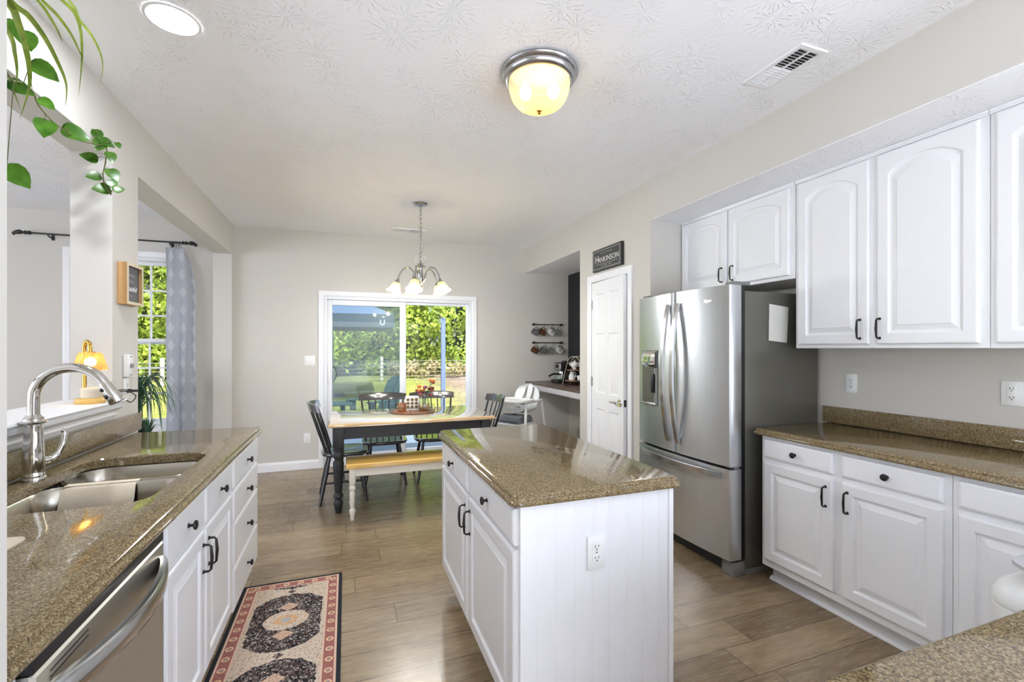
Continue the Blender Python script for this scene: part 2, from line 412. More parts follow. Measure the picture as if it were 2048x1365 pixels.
M['stem_green'] = plain('flower_stem', (84, 100, 76), 0.7)

def m_shade(name, c, glowc, es, tr_=0.15):
    """frosted glass lampshade, lit from within"""
    s = NT(name); n = s.n
    s.set(color=lin(c), rough=0.25, emit=lin(glowc), es=es)
    tr = n.new('ShaderNodeBsdfTransparent'); tr.inputs[0].default_value = lin(c)
    mx = n.new('ShaderNodeMixShader'); mx.inputs[0].default_value = tr_
    s.t.links.new(s.b.outputs[0], mx.inputs[1]); s.t.links.new(tr.outputs[0], mx.inputs[2]); s.t.links.new(mx.outputs[0], s.out.inputs[0])
    return s.m
M['dome'] = m_shade('amber_dome_glass', (244, 230, 182), (255, 226, 150), 0.12)
M['bell'] = m_shade('frosted_bell_glass', (246, 224, 156), (255, 220, 136), 0.22, 0.16)

# ------------------------------------------------------------------ mesh helpers
def newbm(): return bmesh.new()
def sn(q, e=0.8): return max(0.0, math.sin(PI * q)) ** e

def box(bm, x0, x1, y0, y1, z0, z1, bev=0.0, seg=2, mi=0):
    vs = [bm.verts.new(p) for p in ((x0, y0, z0), (x1, y0, z0), (x1, y1, z0), (x0, y1, z0), (x0, y0, z1), (x1, y0, z1), (x1, y1, z1), (x0, y1, z1))]
    fs = [bm.faces.new([vs[i] for i in f]) for f in ((0, 3, 2, 1), (4, 5, 6, 7), (0, 1, 5, 4), (1, 2, 6, 5), (2, 3, 7, 6), (3, 0, 4, 7))]
    for f in fs: f.material_index = mi
    if bev:
        es = {e for f in fs for e in f.edges}
        r = bmesh.ops.bevel(bm, geom=list(es), offset=bev, segments=seg, affect='EDGES', profile=0.5)
        for f in r['faces']: f.material_index = mi
    return vs

def rings(bm, loops, cap0=True, cap1=True, closed=False, mi=0):
    """bridge a list of equally long closed loops"""
    L = [[bm.verts.new(p) for p in lp] for lp in loops]
    n = len(L[0]); k = len(L)
    for i in range(k if closed else k - 1):
        a, b = L[i], L[(i + 1) % k]
        for j in range(n):
            f = bm.faces.new((a[j], a[(j + 1) % n], b[(j + 1) % n], b[j])); f.material_index = mi
    if not closed:
        if cap0: bm.faces.new(list(reversed(L[0]))).material_index = mi
        if cap1: bm.faces.new(L[-1]).material_index = mi
    return L

def lathe(bm, prof, n=24, c=(0, 0, 0), axis=2, mi=0, caps=True, flute=0.0, fn=0):
    loops = []
    for r, z in prof:
        lp = []
        for i in range(n):
            a = 2 * PI * i / n
            rr = max(r, 1e-4) * (1 + (flute * math.cos(a * fn) if fn else 0))
            p = (rr * math.cos(a), rr * math.sin(a), z)
            if axis == 0: p = (z, p[0], p[1])
            elif axis == 1: p = (p[1], z, p[0])
            lp.append((p[0] + c[0], p[1] + c[1], p[2] + c[2]))
        loops.append(lp)
    return rings(bm, loops, caps, caps, mi=mi)

def tube(bm, pts, r, n=8, closed=False, mi=0, flat=None):
    """swept round (or flat: (a,b) ellipse) section along a polyline"""
    P = [Vector(p) for p in pts]; k = len(P)
    rs = r if isinstance(r, (list, tuple)) else [r] * k
    T = []
    for i in range(k):
        if closed: t = P[(i + 1) % k] - P[(i - 1) % k]
        else: t = P[min(i + 1, k - 1)] - P[max(i - 1, 0)]
        T.append(t.normalized() if t.length > 1e-9 else Vector((0, 0, 1)))
    up = Vector((0, 0, 1)) if abs(T[0].z) < 0.9 else Vector((1, 0, 0))
    N = (up - T[0] * up.dot(T[0])).normalized(); loops = []
    for i in range(k):
        N = (N - T[i] * N.dot(T[i]))
        N = N.normalized() if N.length > 1e-6 else T[i].orthogonal().normalized()
        B = T[i].cross(N); lp = []
        for j in range(n):
            a = 2 * PI * j / n
            fa, fb = flat if flat else (1, 1)
            lp.append(P[i] + (N * math.cos(a) * fa + B * math.sin(a) * fb) * rs[i])
        loops.append(lp)
    return rings(bm, loops, closed=closed, mi=mi)

def strip(bm, pts, sect, up=(0, 0, 1), mi=0):
    """sweep an explicit section [(a,b)..] (a along side, b along up) along points"""
    P = [Vector(p) for p in pts]; k = len(P); loops = []; U = Vector(up)
    for i in range(k):
        t = (P[min(i + 1, k - 1)] - P[max(i - 1, 0)]).normalized()
        s = t.cross(U).normalized()
        loops.append([P[i] + s * a + U * b for a, b in sect])
    return rings(bm, loops, mi=mi)

def sphere(bm, c, r, n=12, m=8, sz=1.0, mi=0):
    return lathe(bm, [(r * math.sin(PI * i / m), -r * sz * math.cos(PI * i / m)) for i in range(m + 1)], n, c, mi=mi)

def smooth_path(pts, sub=6):
    """Catmull-Rom through points"""
    P = [Vector(p) for p in pts]; out = []
    for i in range(len(P) - 1):
        p0 = P[max(i - 1, 0)]; p1 = P[i]; p2 = P[i + 1]; p3 = P[min(i + 2, len(P) - 1)]
        for j in range(sub):
            t = j / sub
            out.append(0.5 * ((2 * p1) + (p2 - p0) * t + (2 * p0 - 5 * p1 + 4 * p2 - p3) * t * t + (3 * p1 - p0 - 3 * p2 + p3) * t ** 3))
    out.append(P[-1]); return out

def rrect(x0, x1, y0, y1, r, n=6):
    pts = []
    for cx, cyy, a0 in ((x1 - r, y0 + r, -PI / 2), (x1 - r, y1 - r, 0), (x0 + r, y1 - r, PI / 2), (x0 + r, y0 + r, PI)):
        for i in range(n + 1):
            a = a0 + PI / 2 * i / n
            pts.append((cx + r * math.cos(a), cyy + r * math.sin(a)))
    return pts

def frame_mx(o, u, w):
    u = Vector(u); w = Vector(w); v = w.cross(u)
    return Matrix(((u.x, v.x, w.x, o[0]), (u.y, v.y, w.y, o[1]), (u.z, v.z, w.z, o[2]), (0, 0, 0, 1)))

def xform(bm, mx, verts=None):
    bmesh.ops.transform(bm, matrix=mx, verts=verts if verts else bm.verts)

def root_of(o):
    while o.parent is not None: o = o.parent
    return o

def obj(name, bm, mat, parent=None, smooth=40, local=False, bevel=0.0):
    """link a bmesh as ONE mesh object; world coordinates are rebased on the parent thing's location unless local"""
    if parent is not None and not local:
        L = root_of(parent).location
        bmesh.ops.translate(bm, vec=-Vector(L), verts=bm.verts)
    bmesh.ops.recalc_face_normals(bm, faces=bm.faces)
    me = bpy.data.meshes.new(name); bm.to_mesh(me); bm.free()
    for m in (mat if isinstance(mat, (list, tuple)) else [mat]): me.materials.append(m)
    if smooth:
        me.polygons.foreach_set('use_smooth', [True] * len(me.polygons))
        me.set_sharp_from_angle(angle=math.radians(smooth))
    o = bpy.data.objects.new(name, me); COL.objects.link(o)
    if parent is not None: o.parent = parent
    return o

def tag(o, label, cat, group=None, kind=None):
    o['label'] = label; o['category'] = cat
    if group: o['group'] = group
    if kind: o['kind'] = kind
    return o

def thing(name, label, cat, loc=(0, 0, 0), rotz=0.0, group=None):
    o = bpy.data.objects.new(name, None); COL.objects.link(o)
    o.location = loc; o.rotation_euler = (0, 0, rotz); o.empty_display_size = 0.1
    return tag(o, label, cat, group)

def single(name, bm, mat, label, cat, loc=None, group=None, smooth=40, rot=None):
    """a thing that is one mesh, its origin at loc (world coordinates in)"""
    if loc is not None: bmesh.ops.translate(bm, vec=-Vector(loc), verts=bm.verts)
    o = obj(name, bm, mat, None, smooth)
    if loc is not None: o.location = loc
    return tag(o, label, cat, group)

def struct(name, bm, mat, parent=None, smooth=0):
    o = obj(name, bm, mat, parent, smooth)
    o['kind'] = 'structure'
    return o

def dup(root, loc, rotz, label=None, group=None):
    r = root.copy(); COL.objects.link(r); r.location = loc; r.rotation_euler = (0, 0, rotz)
    if label: r['label'] = label
    if group: r['group'] = group
    for ch in list(root.children):
        c = ch.copy(); COL.objects.link(c); c.parent = r
        for g in list(ch.children):
            d = g.copy(); COL.objects.link(d); d.parent = c
    return r

def text_mesh(name, body, size, mx, mat, parent, depth=0.0006, align='CENTER', shear=0.0, sx=1.0, local=False):
    cu = bpy.data.curves.new(name, 'FONT'); cu.body = body; cu.size = size; cu.align_x = align; cu.align_y = 'CENTER'
    cu.extrude = depth; cu.shear = shear; cu.resolution_u = 3
    t = bpy.data.objects.new(name, cu); COL.objects.link(t)
    dg = bpy.context.evaluated_depsgraph_get()
    me = bpy.data.meshes.new_from_object(t.evaluated_get(dg))
    bpy.data.objects.remove(t); bpy.data.curves.remove(cu)
    bm = newbm(); bm.from_mesh(me); bpy.data.meshes.remove(me)
    xform(bm, mx @ Matrix.Diagonal((sx, 1, 1, 1)))
    return obj(name, bm, mat, parent, 0, local)

# ------------------------------------------------------------------ room shell
CEIL, HDR = 2.74, 2.42
bm = newbm(); box(bm, -5.6, 3.15, -2.2, 5.9, -0.12, 0.0); struct('floor', bm, M['floor'])
bm = newbm(); box(bm, -5.6, 3.15, -2.2, 5.9, CEIL, CEIL + 0.15); struct('ceiling', bm, M['ceiling'])
BW = 5.74                                   # inner face of the back wall
DX0, DX1, DZ1 = -0.24, 1.54, 2.0            # sliding door opening
WX0, WX1, WZ0, WZ1 = -2.56, -1.68, 0.58, 2.33
bm = newbm()
for x0, x1, z0, z1 in ((-5.6, WX0, 0, CEIL), (WX0, WX1, 0, WZ0), (WX0, WX1, WZ1, CEIL), (WX1, DX0, 0, CEIL), (DX0, DX1, DZ1, CEIL), (DX1, 3.15, 0, CEIL)):
    box(bm, x0, x1, BW, BW + 0.16, z0, z1)
struct('wall_back', bm, M['wall'])
bm = newbm()
for y0, y1, z0, z1 in ((-2.2, -2.1, 0, CEIL), (-2.1, 0.42, 0, 0.06), (-2.1, 0.42, 2.62, CEIL), (0.42, BW, 0, CEIL)): box(bm, 2.95, 3.15, y0, y1, z0, z1)
struct('wall_right', bm, M['wall'])  # opening behind the camera is added to throw daylight on the left cabinets
# right-hand wall plane: bulkhead over the cabinets, pantry wall, niche header
RX = 2.29
bm = newbm()
box(bm, RX, 2.95, 0.42, 3.045, HDR, CEIL)
box(bm, RX, 2.95, 4.21, BW, HDR, CEIL)
struct('wall_bulkhead', bm, [M['wall']])
bm = newbm(); box(bm, RX + 0.002, 2.95, 0.42, 3.045, HDR - 0.004, HDR); struct('ceiling_soffit', bm, M['ceiling'])
bm = newbm(); box(bm, RX + 0.002, 2.95, 4.21, BW, HDR - 0.004, HDR); struct('ceiling_niche', bm, M['ceiling'])
PY0, PY1, PZ = 3.345, 3.965, 2.035           # pantry door opening
bm = newbm()
box(bm, RX, 2.95, 3.045, 3.16, 0, CEIL)
box(bm, RX, RX + 0.115, 3.16, PY0, 0, CEIL); box(bm, RX, RX + 0.115, PY1, 4.10, 0, CEIL)
box(bm, RX, RX + 0.115, PY0, PY1, PZ, CEIL); box(bm, RX, 2.95, 4.10, 4.21, 0, CEIL)
box(bm, RX + 0.115, 2.95, 3.16, 4.10, 2.5, CEIL)
struct('wall_pantry', bm, M['wall'])
bm = newbm(); box(bm, 2.935, 2.95, 4.21, BW, 0.93, HDR - 0.004); struct('wall_niche', bm, M['black_wall'])
# left-hand wall plane with pass-through, column, header, stub
LX, LT = -1.16, 0.176
bm = newbm()
box(bm, LX - LT, LX, 0.79, BW, HDR - 0.01, CEIL)             # header beam
box(bm, LX - LT, LX, 2.984, 3.298, 0, HDR - 0.01)           # column
box(bm, LX - LT, LX, 5.66, BW, 0, HDR - 0.01)               # stub by the back wall
box(bm, LX - LT, LX, 0.79, 2.984, 0, 1.09)                  # knee wall under the ledge
struct('wall_left', bm, M['wall'])
bm = newbm(); box(bm, LX - LT, -0.419, 0.64, 0.79, 0, CEIL); struct('wall_front', bm, M['wall'])
# living-room far side wall with a wide unseen opening added to let daylight in
bm = newbm()
for y0, y1, z0, z1 in ((-2.2, -1.8, 0, CEIL), (-1.8, 3.9, 0, 0.2), (-1.8, 3.9, 2.35, CEIL), (3.9, BW, 0, CEIL)):
    box(bm, -5.6, -5.45, y0, y1, z0, z1)
struct('wall_living', bm, M['wall'])
bm = newbm()
for x0, x1, z0, z1 in ((-5.6, -1.2, 0, CEIL), (-1.2, 2.1, 2.15, CEIL), (2.1, 3.15, 0, CEIL)): box(bm, x0, x1, -2.3, -2.2, z0, z1)
struct('wall_rear', bm, M['wall'])  # unseen opening sized to control daylight from behind the camera

# baseboards
def baseboard(name, pts, out):
    bm = newbm()
    sect = [(0, 0), (0.016, 0), (0.016, 0.075), (0.010, 0.092), (0, 0.1)]
    if out < 0: sect = [(-a, b) for a, b in sect]
    strip(bm, pts, sect); return struct(name, bm, M['trim'])
baseboard('baseboard_back', [(LX, BW, 0), (-0.30, BW, 0)], 1)
baseboard('baseboard_corner', [(1.60, BW, 0), (2.93, BW, 0)], 1)
baseboard('baseboard_pantry', [(RX, 4.21, 0), (RX, 4.03, 0)], 1)
baseboard('baseboard_stub', [(LX, 5.66, 0), (LX, BW - 0.016, 0)], 1)
baseboard('baseboard_living', [(-5.4, BW, 0), (LX - LT, BW, 0)], 1)

# casings: mitred three-sided trim in a plane
def casing(name, u0, u1, ztop, wdt, mx, z0=0.0, closed=False, parent=None, mat=None):
    prof = [(0, 0), (0, 0.012), (wdt * 0.18, 0.019), (wdt * 0.5, 0.015), (wdt * 0.78, 0.020), (wdt, 0.017), (wdt, 0)]
    bm = newbm(); loops = []
    path = [(u0, z0, -1, 0), (u0, ztop, -1, 1), (u1, ztop, 1, 1), (u1, z0, 1, 0)] if not closed else [(u0, z0, -1, -1), (u0, ztop, -1, 1), (u1, ztop, 1, 1), (u1, z0, 1, -1)]
    for u, v, du, dv in path:
        loops.append([(u + du * a, v + dv * a, b) for a, b in prof])
    rings(bm, loops, closed=closed)
    xform(bm, mx)
    return struct(name, bm, mat or M['trim'], parent, smooth=30)
BACK = frame_mx((0, BW, 0), (1, 0, 0), (0, -1, 0))
casing('trim_1', DX0, DX1, DZ1, 0.06, BACK)
PANT = frame_mx((RX, 0, 0), (0, -1, 0), (-1, 0, 0))
casing('trim_2', -PY1, -PY0, PZ, 0.066, PANT)
casing('trim_3', WX0, WX1, WZ1, 0.062, BACK, WZ0, True)

# ------------------------------------------------------------------ sliding glass door
door1 = thing('door_1', 'white sliding glass patio door to the yard behind the dining table', 'door', (0.65, BW + 0.08, 0)); door1['kind'] = 'structure'
def ringframe(bm, x0, x1, z0, z1, wl, wr, wb, wt, y0, y1, bev=0.004):
    box(bm, x0, x0 + wl, y0, y1, z0, z1, bev); box(bm, x1 - wr, x1, y0, y1, z0, z1, bev)
    box(bm, x0 + wl, x1 - wr, y0, y1, z0, z0 + wb, bev); box(bm, x0 + wl, x1 - wr, y0, y1, z1 - wt, z1, bev)
bm = newbm(); ringframe(bm, DX0, DX1, 0, DZ1, 0.03, 0.03, 0.03, 0.035, BW - 0.005, BW + 0.15); obj('door_frame', bm, M['vinyl'], door1, 30)
bm = newbm(); ringframe(bm, DX0 + 0.03, 0.70, 0.03, 1.962, 0.058, 0.075, 0.10, 0.062, BW + 0.02, BW + 0.06, 0.006); sash = obj('sliding_sash', bm, M['vinyl'], door1, 30)
bm = newbm(); box(bm, DX0 + 0.085, 0.63, BW + 0.038, BW + 0.042, 0.125, 1.905); obj('glass_pane', bm, M['pane'], sash, 0)
bm = newbm(); ringframe(bm, 0.64, DX1 - 0.028, 0.03, 1.965, 0.06, 0.03, 0.10, 0.03, BW + 0.075, BW + 0.115, 0.006); fsash = obj('fixed_sash', bm, M['vinyl'], door1, 30)
bm = newbm(); box(bm, 0.695, DX1 - 0.05, BW + 0.093, BW + 0.097, 0.125, 1.94); obj('glass_pane', bm, M['pane'], fsash, 0)
bm = newbm(); box(bm, DX0 + 0.05, 0.64, BW + 0.135, BW + 0.1365, 0.05, 1.945); obj('insect_screen', bm, M['screen'], door1, 0)
bm = newbm()
box(bm, -0.196, -0.176, BW + 0.002, BW + 0.022, 0.98, 1.19, 0.004)
obj('handle_plate', bm, M['white_plastic'], sash)
bm = newbm(); tube(bm, smooth_path([(-0.150, BW + 0.045, 0.99), (-0.125, BW + 0.062, 1.02), (-0.105, BW + 0.068, 1.085), (-0.125, BW + 0.062, 1.15), (-0.150, BW + 0.045, 1.18)]), 0.008); obj('outer_pull', bm, M['dark_plastic'], sash)

# living-room window
win = thing('window_1', 'white double-hung window with muntins beside the grey curtain', 'window', (-2.12, BW + 0.05, WZ0)); win['kind'] = 'structure'
bm = newbm(); ringframe(bm, WX0, WX1, WZ0, WZ1, 0.03, 0.03, 0.03, 0.03, BW - 0.004, BW + 0.12); obj('window_frame', bm, M['vinyl'], win, 30)
def sash_win(z0, z1, y, rows, cols=4):
    bm = newbm(); ringframe(bm, WX0 + 0.03, WX1 - 0.03, z0, z1, 0.035, 0.035, 0.04, 0.04, y, y + 0.035)
    gx0, gx1, gz0, gz1 = WX0 + 0.065, WX1 - 0.065, z0 + 0.04, z1 - 0.04
    s_ = obj('window_sash', bm, M['vinyl'], win, 30)
    bm = newbm()
    for i in range(1, cols):
        x = gx0 + (gx1 - gx0) * i / cols; box(bm, x - 0.009, x + 0.009, y + 0.010, y + 0.022, gz0, gz1)
    for j in range(1, rows):
        z = gz0 + (gz1 - gz0) * j / rows; box(bm, gx0, gx1, y + 0.008, y + 0.024, z - 0.009, z + 0.009)
    obj('muntin_grid', bm, M['vinyl'], s_, 0)
    bm = newbm(); box(bm, gx0 - 0.005, gx1 + 0.005, y + 0.015, y + 0.018, gz0 - 0.005, gz1 + 0.005); obj('glass_pane', bm, M['pane'], s_, 0)
sash_win(1.43, 2.30, BW + 0.065, 3); sash_win(0.61, 1.49, BW + 0.025, 3)

# ------------------------------------------------------------------ pantry door (slightly ajar)
pd = thing('pantry_door', 'white six-panel pantry door standing slightly ajar under the black name sign', 'door', (RX - 0.004, PY1 - 0.004, 0.012), math.radians(-4.0)); pd['kind'] = 'structure'; pd.name = 'door_2'
LW, LH, LTk = PY1 - PY0 - 0.01, PZ - 0.02, 0.034
# local frame: u along -Y from the hinge, w toward the room (-X)
PMX = Matrix(((0, 0, -1, 0), (-1, 0, 0, 0), (0, 1, 0, 0), (0, 0, 0, 1)))
bm = newbm()
box(bm, 0, LW, 0, LH, -LTk, -0.012)
st, mid = 0.085, 0.08
rails = [(0, 0.20), (0.80, 0.95), (1.52, 1.62), (LH - 0.115, LH)]
for u0, u1 in ((0, st), (LW / 2 - mid / 2, LW / 2 + mid / 2), (LW - st, LW)): box(bm, u0, u1, 0, LH, -0.012, 0)
pw = (LW - 2 * st - mid) / 2
for z0, z1 in rails:
    for u0 in (st, LW / 2 + mid / 2): box(bm, u0, u0 + pw, z0, z1, -0.012, 0)
for (a, b) in ((0.20, 0.80), (0.95, 1.52), (1.62, LH - 0.115)):
    for u0 in (st, LW / 2 + mid / 2):
        lp = lambda i, w: [(u0 + i, a + i, w), (u0 + pw - i, a + i, w), (u0 + pw - i, b - i, w), (u0 + i, b - i, w)]
        rings(bm, [lp(0, 0), lp(0.012, -0.011), lp(0.02, -0.011), lp(0.042, -0.003)], cap0=False)
xform(bm, PMX); leaf = obj('door_leaf', bm, M['trim'], pd, 30, local=True)
for z in (0.28, 1.05, 1.80):
    bm = newbm()
    lathe(bm, [(0.006, z - 0.045), (0.006, z + 0.045)], 10, (-0.004, 0.002, 0))
    box(bm, -0.003, 0.001, -0.02, 0.0, z - 0.044, z + 0.044)
    obj('hinge', bm, M['nickel'], pd, local=True)
bm = newbm()
lathe(bm, [(0.0, 0.012), (0.026, 0.012), (0.032, 0.006), (0.033, 0)], 24)
lathe(bm, [(0.012, 0.01), (0.011, 0.045), (0.0, 0.048)], 16)
tube(bm, smooth_path([(0, 0, 0.042), (-0.03, 0.004, 0.047), (-0.07, -0.004, 0.045), (-0.105, 0.0, 0.043)]), [0.011] * 6 + [0.009] * 6 + [0.007] * 7, 10)
xform(bm, PMX @ Matrix.Translation((LW - 0.06, 0.90, 0))); obj('lever_handle', bm, M['chrome'], leaf, local=True)
bm = newbm(); box(bm, LW, LW + 0.002, 0.87, 0.93, -0.028, -0.006); box(bm, LW, LW + 0.011, 0.892, 0.908, -0.024, -0.011, 0.003); xform(bm, PMX); obj('latch', bm, M['bronze'], leaf, local=True)

# ------------------------------------------------------------------ wall plates
def plate(name, label, cat, mx, kind, group=None):
    """outlet or switch plate; mx maps (u,v,w) onto the wall"""
    o = mx.to_translation()
    t = thing(name, label, cat, tuple(o), 0, group)
    wd = 0.114 if kind == 'double' else (0.078 if kind == 'gfci' else 0.07)
    bm = newbm(); box(bm, -wd / 2, wd / 2, -0.0575, 0.0575, 0.0003, 0.006, 0.0025); xform(bm, mx); obj('cover_plate', bm, M['plate'], t)
    if kind == 'duplex':
        for dv in (-0.0195, 0.0195):
            bm = newbm(); rings(bm, [[(x, y + dv, w) for x, y in rrect(-0.0165, 0.0165, -0.014, 0.014, 0.011)] for w in (0.0055, 0.0085)]); xform(bm, mx); s_ = obj('socket', bm, M['plate'], t)
            bm = newbm()
            for du, hh in ((-0.0065, 0.0045), (0.0065, 0.0038)): box(bm, du - 0.0012, du + 0.0012, dv + 0.002 - hh + 0.001, dv + 0.002 + hh + 0.001, 0.0083, 0.0089)
            lathe(bm, [(0.0026, 0.0083), (0.0026, 0.0089)], 10, (0, dv - 0.0075, 0)); xform(bm, mx); obj('socket_slot', bm, M['slot'], s_)
        bm = newbm(); lathe(bm, [(0.003, 0.0055), (0.003, 0.007)], 10); xform(bm, mx); obj('screw', bm, M['nickel'], t)
    elif kind == 'gfci':
        bm = newbm(); box(bm, -0.0165, 0.0165, -0.033, 0.033, 0.005, 0.009, 0.001); xform(bm, mx); s_ = obj('socket', bm, M['white_plastic'], t)
        for dv in (-0.021, 0.021):
            bm = newbm()
            for du in (-0.0065, 0.0065): box(bm, du - 0.0012, du + 0.0012, dv - 0.002, dv + 0.007, 0.0088, 0.0094)
            lathe(bm, [(0.0026, 0.0088), (0.0026, 0.0094)], 10, (0, dv - 0.0075, 0)); xform(bm, mx); obj('socket_slot', bm, M['slot'], s_)
        bm = newbm(); box(bm, -0.010, -0.001, -0.004, 0.004, 0.0085, 0.0102); box(bm, 0.001, 0.010, -0.004, 0.004, 0.0085, 0.0102); xform(bm, mx); obj('test_button', bm, M['plate'], s_)
    elif kind == 'double':
        for du in (-0.023, 0.023):
            bm = newbm(); box(bm, du - 0.005, du + 0.005, -0.012, 0.012, 0.005, 0.007); box(bm, du - 0.0035, du + 0.0035, -0.002, 0.008, 0.006, 0.015, 0.001); xform(bm, mx); obj('toggle_switch', bm, M['white_plastic'], t)
    return t
RW = lambda y_, z_: frame_mx((2.95, y_, z_), (0, -1, 0), (-1, 0, 0))
plate('power_outlet', 'white duplex outlet on the backsplash wall nearest the refrigerator', 'outlet', RW(1.932, 1.172), 'duplex')
plate('power_outlet', 'white rectangular safety outlet with test buttons above the far end of the right worktop', 'outlet', RW(1.205, 1.177), 'gfci')
plate('power_outlet', 'white outlet low on the back wall beside the left dining chair', 'outlet', frame_mx((-0.42, BW, 0.352), (1, 0, 0), (0, -1, 0)), 'duplex')
plate('light_switch', 'white double light switch beside the sliding door', 'light switch', frame_mx((-0.392, BW, 1.246), (1, 0, 0), (0, -1, 0)), 'double')
plate('power_outlet', 'white outlet in the beadboard end panel of the island', 'outlet', frame_mx((0.815, 1.3848, 0.683), (1, 0, 0), (0, -1, 0)), 'duplex')
COLM = lambda y_, z_: frame_mx((LX, y_, z_), (0, 1, 0), (1, 0, 0))
plate('power_outlet', 'white outlet on the column above the ledge end with black cord plugged in', 'outlet', COLM(3.14, 1.165), 'duplex')
t = thing('wall_dimmer', 'white slide dimmer control mounted above the column outlet', 'light switch', (LX, 3.14, 1.29))
mx = COLM(3.14, 1.292)
bm = newbm(); box(bm, -0.036, 0.036, -0.062, 0.062, 0.0003, 0.024, 0.004); xform(bm, mx); obj('housing', bm, M['white_plastic'], t)
bm = newbm(); box(bm, -0.012, 0.012, -0.012, 0.012, 0.023, 0.034, 0.003); xform(bm, mx); obj('slider', bm, M['grey_plastic'], t)
for dv in (0.051, -0.051):
    bm = newbm(); box(bm, -0.014, 0.014, dv - 0.002, dv + 0.002, 0.0235, 0.0246); xform(bm, mx); obj('seam', bm, M['slot'], t, 0)

# ------------------------------------------------------------------ cabinet parts
def ring_r(Wd, H, ins, w, arch=0.0, n=14):
    pts = [(ins, ins, w), (Wd - ins, ins, w)]
    for k in range(n + 1):
        q = k / n
        pts.append((Wd - ins - (Wd - 2 * ins) * q, H - ins - arch * abs(2 * q - 1) ** 2.2, w))
    return pts

def door_bm(Wd, H, arch=0.0, fr=0.056):
    bm = newbm(); a = arch
    rings(bm, [ring_r(Wd, H, 0, 0), ring_r(Wd, H, 0, 0.013), ring_r(Wd, H, 0.003, 0.0175), ring_r(Wd, H, 0.009, 0.0195),
               ring_r(Wd, H, fr - 0.004, 0.0195, a), ring_r(Wd, H, fr, 0.0175, a), ring_r(Wd, H, fr + 0.003, 0.0105, a), ring_r(Wd, H, fr + 0.012, 0.0095, a),
               ring_r(Wd, H, fr + 0.036, 0.0165, a), ring_r(Wd, H, fr + 0.039, 0.0185, a)])
    return bm

def drawer_bm(Wd, H):
    bm = newbm()
    rings(bm, [ring_r(Wd, H, 0, 0, n=1), ring_r(Wd, H, 0, 0.012, n=1), ring_r(Wd, H, 0.003, 0.0165, n=1), ring_r(Wd, H, 0.011, 0.0195, n=1)])
    return bm

def pull_bm(u, v, L=0.10, w=0.0195):
    bm = newbm()
    tube(bm, [(u, v - L / 2, w), (u, v - L / 2, w + 0.018), (u, v - L / 2 + 0.006, w + 0.026), (u, v, w + 0.029), (u, v + L / 2 - 0.006, w + 0.026), (u, v + L / 2, w + 0.018), (u, v + L / 2, w)],
         [0.0045, 0.0045, 0.0045, 0.006, 0.0045, 0.0045, 0.0045], 8)
    for s_ in (-1, 1): lathe(bm, [(0.0075, w), (0.0075, w + 0.003), (0.005, w + 0.006)], 10, (u, v + s_ * L / 2, 0))
    return bm

def knob_bm(u, v, w=0.0195):
    bm = newbm()
    lathe(bm, [(0.0085, w), (0.0075, w + 0.003), (0.0048, w + 0.006), (0.0048, w + 0.014), (0.013, w + 0.017), (0.0165, w + 0.021), (0.0150, w + 0.0255), (0.009, w + 0.028), (0.0, w + 0.0285)], 18, (u, v, 0))
    return bm

def put_door(t, mx, u0, u1, v0, v1, arch=0.0, handle=None):
    bm = door_bm(u1 - u0, v1 - v0, arch); xform(bm, mx @ Matrix.Translation((u0, v0, 0)))
    d = obj('cabinet_door', bm, M['cab'], t, 11)
    if handle:
        bm = pull_bm(handle[0], handle[1]); xform(bm, mx); obj('handle', bm, M['bronze'], d)
    return d

def put_drawer(t, mx, u0, u1, v0, v1, knob=True, fixed=False):
    bm = drawer_bm(u1 - u0, v1 - v0); xform(bm, mx @ Matrix.Translation((u0, v0, 0)))
    d = obj('drawer', bm, M['cab'], t, 11)
    if knob:
        bm = knob_bm((u0 + u1) / 2, (v0 + v1) / 2); xform(bm, mx); obj('knob', bm, M['bronze'], d)
    return d

def outline(x0, x1, y0, y1, r, zo, n=6):
    """edge profile of a worktop: list of (outset, z) swept round a rounded rectangle"""
    return [[(x, y, z) for x, y in rrect(x0 - o, x1 + o, y0 - o, y1 + o, max(r + o, 0.002), n)] for o, z in zo]
OGEE = [(0.0, 0.877), (0.007, 0.879), (0.0105, 0.885), (0.0095, 0.892), (0.004, 0.897), (-0.002, 0.899), (-0.003, 0.902), (-0.002, 0.906), (-0.006, 0.911), (-0.012, 0.914)]

# ------------------------------------------------------------------ left run: peninsula with sink
FX = -0.523                                   # face-frame plane; doors stand proud to -0.503
LMX = frame_mx((FX, 0, 0), (0, 1, 0), (1, 0, 0))
def carcass(t, x0, x1, y0, y1, toe_x0, toe_x1, ends=0):
    bm = newbm(); box(bm, x0, x1, y0, y1, 0.105, 0.8765, 0.0015, 1); obj('cabinet_body', bm, M['cab'], t, 30)
    bm = newbm(); box(bm, toe_x0, toe_x1, y0 + 0.002, y1 - ends, 0, 0.105); obj('toe_kick', bm, M['cab'], t, 0)
t = thing('drawer_cabinet', 'white four-drawer base cabinet at the far end of the sink counter', 'cabinet', (-0.82, 2.81, 0))
carcass(t, -1.12, FX, 2.492, 3.135, -1.10, FX - 0.06)
for v0, v1 in ((0.715, 0.855), (0.553, 0.703), (0.338, 0.541), (0.122, 0.326)): put_drawer(t, LMX, 2.508, 3.126, v0, v1)
t = thing('sink_cabinet', 'white sink base cabinet with two drawer fronts and two raised-panel doors', 'cabinet', (-0.82, 2.05, 0))
bm = newbm()                                   # open-topped so that the bowls hang inside
box(bm, FX - 0.018, FX, 1.617, 2.49, 0.105, 0.8765); box(bm, -1.12, -1.105, 1.617, 2.49, 0.105, 0.8765)
